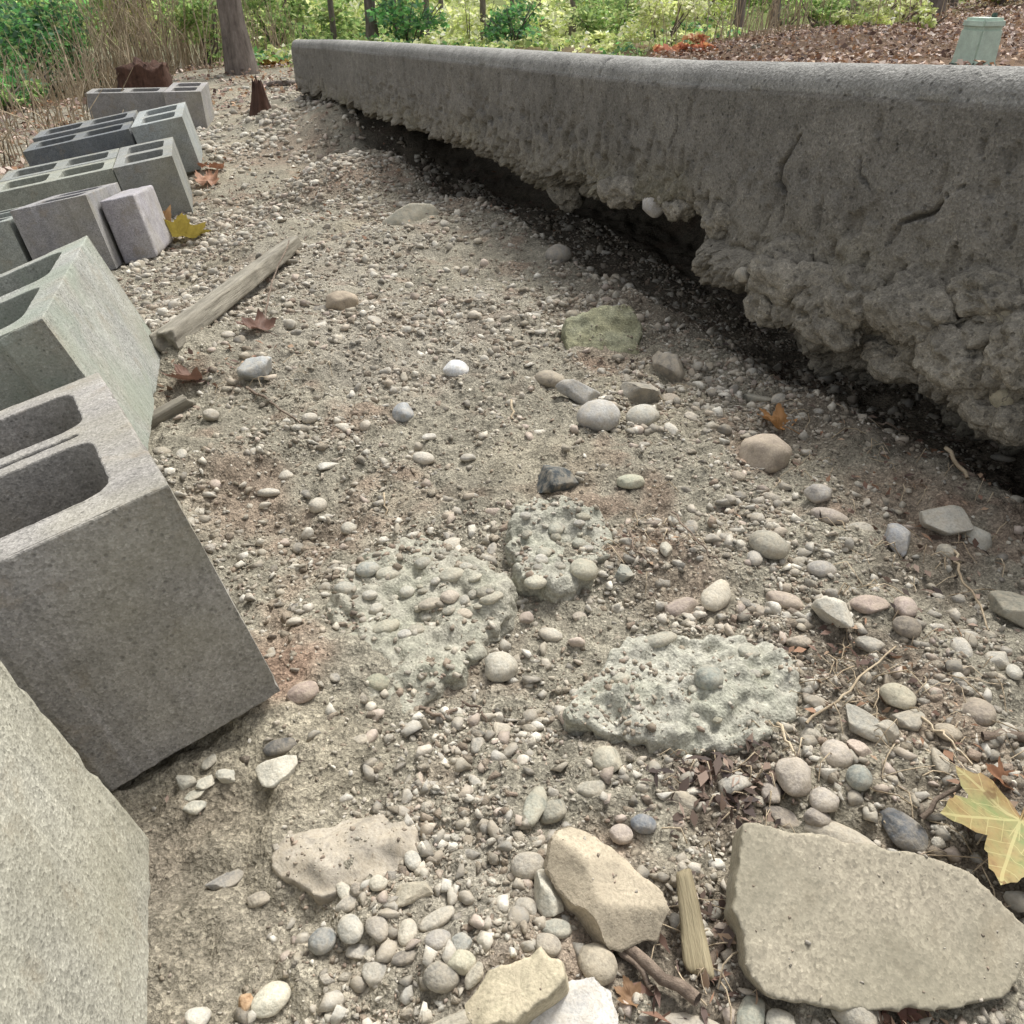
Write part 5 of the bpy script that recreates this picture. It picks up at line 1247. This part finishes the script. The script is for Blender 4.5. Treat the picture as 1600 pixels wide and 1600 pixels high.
# far wood read as one mass
VV, FF, CC, off = [], [], [], 0
rr = np.random.default_rng(9)
for i in range(190):
    x = rr.uniform(-24, 20); y = 17 + rr.uniform(0, 9) - .0 * abs(x); cols = LIME_SUNLIT if -7 < x < 6 and rr.random() < .85 else GREENS
    V, Fc, cc = leafcloud(420, (x, y, gz(x, y) + .1 + 4.4 * rr.random() ** 1.8), (1.4, 1.2, 1.1), .17, cols, 500 + i); VV.append(V); FF.append(Fc + off); CC.append(cc); off += len(V)
tag(link('far_woods', mesh_from('far_woods', np.concatenate(VV), np.concatenate(FF), np.concatenate(CC), False), M_LEAF), 'bright green mass of woodland foliage in the distance', 'woods', kind='stuff')
# forest floor herbs
VV, FF, CC, off = [], [], [], 0
for i in range(160):
    px = rr.uniform(380, 1150); fw = 7.5 + 10 * rr.random(); p = at(px, 40, fw); x, y = p[0], p[1]
    V, Fc, cc = leafcloud(110, (x, y, gz(x, y) + .05), (.4, .4, rr.uniform(.06, .2)), .03 + .004 * fw, (GREENS + LIME_SUNLIT, LIME_SUNLIT + GREENS + DEEP, GREENS + DEEP, LIME_SUNLIT)[i % 4], 900 + i); VV.append(V); FF.append(Fc + off); CC.append(cc); off += len(V)
tag(link('ground_cover', mesh_from('ground_cover', np.concatenate(VV), np.concatenate(FF), np.concatenate(CC), False), M_LEAF), 'low green herbs covering the floor of the woods', 'ground cover', kind='stuff')
# dry brown grass thicket left of the trunk
def straw_thicket(zones, seed):
    r = np.random.default_rng(seed); VV, FF, off = [], [], 0
    for px, py, fw, rd, n, h in zones:
        p = at(px, py, fw)
        for i in range(n):
            x, y = p[0] + r.normal(0, rd), p[1] + r.normal(0, rd * .7); z = gz(x, y); hh = h * r.uniform(.4, 1.3); dx, dy = r.normal(0, .25 * h, 2)
            V, Fq_ = tube([(x, y, z - .02), (x + dx * .3, y + dy * .3, z + hh * .6), (x + dx, y + dy, z + hh)], [.0045, .0035, .0015], 3); VV.append(V); FF.append(Fq_ + off); off += len(V)
    return mesh_from('dry_grass', np.concatenate(VV), np.concatenate(FF))
tag(link('dry_grass', straw_thicket([(200, 70, 7.6, .35, 150, .8), (150, 90, 7.2, .25, 90, .6), (260, 70, 8.4, .4, 130, .7), (320, 60, 8.6, .3, 100, .6), (110, 140, 6.6, .25, 80, .4), (30, 230, 4.8, .3, 90, .28), (70, 185, 5.8, .3, 90, .35), (10, 300, 3.9, .25, 60, .22), (1180, 60, 8, .5, 90, .5), (1280, 50, 8, .5, 90, .5), (400, 80, 8.2, .2, 60, .4)], 4), M_STRAW), 'thicket of dry brown stalks beyond the blocks and in the woods', 'dry grass', kind='stuff')
# leaf litter behind the slab and along the left bank
def litter(n, zone, seed, cols, s0):
    r = np.random.default_rng(seed); out = []
    x = r.uniform(zone[0], zone[1], n); y = r.uniform(zone[2], zone[3], n); u, s = slab_us(x, y)
    return x, y, u, s, r
def litter_mesh():
    r = np.random.default_rng(12); n = 34000
    x = np.concatenate([r.uniform(-.5, 6, n), r.uniform(-4.6, -.6, 15000)]); y = np.concatenate([r.uniform(2.4, 10, n), r.uniform(1.5, 8.5, 15000)])
    u, s = slab_us(x, y); ok = np.where(np.arange(len(x)) < n, (s > 1.2) & (x > .17 * y + .25 * vnoise(c3(x * 2, y * 2), 8)), (x < -.55 - .38 * y) | ((y > 5.2) & (r.random(len(x)) < .5))); x, y = x[ok], y[ok]; m = len(x)
    pb = at(1516, 112, 4.3); keep = np.hypot(x - pb[0], y - pb[1]) > .3; x, y = x[keep], y[keep]; m = len(x)
    z = ground(x, y) + r.uniform(.005, .04, m); sz = r.uniform(.012, .038, m)
    d = r.normal(size=(m, 3)); d[:, 2] *= .35; d /= np.linalg.norm(d, axis=1)[:, None]; nr = r.normal(size=(m, 3)) * .5 + np.array([0, 0, 1]); sd = np.cross(d, nr); sd /= np.linalg.norm(sd, axis=1)[:, None]; up = np.cross(sd, d)
    pos = np.stack([x, y, z], 1); q = sz[:, None]
    V = np.stack([pos - d * q * .6, pos + sd * q * .45 + up * q * .2, pos + d * q * .6, pos - sd * q * .45 + up * q * .2], 1).reshape(-1, 3)
    pal = np.array([lin(*c) for c in [(150, 122, 102), (128, 100, 86), (176, 150, 132), (118, 98, 88), (214, 196, 182), (196, 174, 160), (166, 126, 94), (92, 74, 68), (188, 160, 132), (160, 136, 124)]])
    c = pal[r.integers(0, len(pal), m)] * r.uniform(.7, 1.15, m)[:, None]
    return mesh_from('leaf_litter', V, np.arange(4 * m).reshape(m, 4), np.repeat(c, 4, 0), False)
tag(link('leaf_litter', litter_mesh(), M_LITTER), 'brown leaf litter on the bank behind the slab and left of the blocks', 'leaf litter', kind='stuff')
# red leaf heap right of the bright shrub
def heap(px, py, fw, rx, rz, n, cols, seed, name, label):
    p = at(px, py, fw); z0 = gz(p[0], p[1]); V, Fc, cc = leafcloud(n, (0, 0, rz * .3), (rx, rx * .6, rz), .07, cols, seed); V[:, 2] = np.maximum(V[:, 2], 0)
    o = link(name, mesh_from(name, V, Fc, cc, False), M_LITTER); o.location = (p[0], p[1], z0); tag(o, label, 'leaf heap')
heap(1075, 78, 7.0, .32, .10, 500, [lin(206, 146, 112), lin(190, 124, 98), lin(214, 176, 130)], 31, 'leaf_heap', 'heap of orange-red leaves behind the middle of the slab')
heap(430, 85, 8.0, .25, .14, 400, [lin(204, 176, 104), lin(190, 150, 90), lin(150, 120, 90)], 32, 'leaf_heap', 'heap of yellow-tan leaves left of the far slab corner')
# stump, rotten wood chunk
def lathe_wood(name, px, py, fwd, r0, h, mat, label, cat, seed, jag=.2, taper=.8):
    p = at(px, py, fwd); z0 = gz(p[0], p[1]); r = np.random.default_rng(seed); k, s = 14, 28; V = []
    topn = r.normal(0, jag * h, s); topn = (topn + np.roll(topn, 1)) / 1.5
    for i in range(k):
        t = i / (k - 1)
        for j in range(s):
            a = 2 * math.pi * j / s; q = r0 * (1 + .3 * (1 - t) ** 3) * (1 - (1 - taper) * t) * (1 + .09 * math.sin(3 * a + seed) + .05 * math.sin(9 * a) + .025 * r.normal())
            V.append((q * math.cos(a), q * math.sin(a), -.03 + t * (h + topn[j])))
    for i, f in enumerate((.75, .4, .05)):
        for j in range(s):
            a = 2 * math.pi * j / s; V.append((r0 * taper * f * math.cos(a), r0 * taper * f * math.sin(a), h * (.92 - .05 * i) + .02 * r.normal()))
    kk = k + 3; ii = np.arange(kk * s).reshape(kk, s); jj = np.roll(ii, -1, 1)
    o = link(name, mesh_from(name, np.array(V), np.stack([ii[:-1], jj[:-1], jj[1:], ii[1:]], -1).reshape(-1, 4)), mat); o.location = (p[0], p[1], z0); tag(o, label, cat)
lathe_wood('tree_stump', 230, 128, 6.2, .17, .20, M_STUMP, 'dark brown rotten tree stump above the farthest blocks', 'stump', 3, jag=.12, taper=.95)
lathe_wood('rotten_log_piece', 404, 140, 4.6, .065, .17, M_STUMP, 'dark pointed piece of rotten wood near the far slab corner', 'wood', 5, jag=.25, taper=.35)
# weathered root bending round the slab corner
pts = [hit(406, 136, .0)[0], hit(425, 131, .03)[0], hit(448, 130, .04)[0], hit(470, 128, .0)[0]]
Vt, Ft = tube(pts, [.012, .018, .018, .012], 8); rt = link('surface_root', mesh_from('surface_root', Vt - pts[0], Ft), M_BARK); rt.location = pts[0]
tag(rt, 'grey curved root at the far corner of the slab', 'root')

# green utility pedestal behind the slab
def pedestal():
    p = at(1516, 112, 4.3); z0 = gz(p[0], p[1]); top = at(1524, 24, 4.3)[2]; h = top - z0
    root = tag(empty('utility_pedestal', (p[0], p[1], z0 - .02)), 'faded green square utility box standing in the leaf litter behind the slab', 'utility box')
    root.rotation_euler = (0, 0, rad(20))
    def box(name, w0, w1, za, zb, mat, bev=.008):
        bm = bmesh.new(); bmesh.ops.create_cube(bm, size=1)
        for v in bm.verts:
            q = w1 if v.co.z > 0 else w0; v.co.x *= q; v.co.y *= q; v.co.z = zb if v.co.z > 0 else za
        bmesh.ops.bevel(bm, geom=bm.edges[:], offset=bev, segments=2, affect='EDGES'); me = bpy.data.meshes.new(name); bm.to_mesh(me); bm.free()
        return link(name, me, mat, root)
    box('body', .142, .128, 0, h - .03, M_BOX); box('cap', .140, .132, h - .032, h + .012, M_BOX, .012); box('base_flange', .156, .15, -.02, .03, M_BOXDARK)
    b2 = box('lock_knob', .022, .018, h + .012, h + .03, M_BOXDARK, .003); b2.location = (.05, 0, 0)
pedestal()
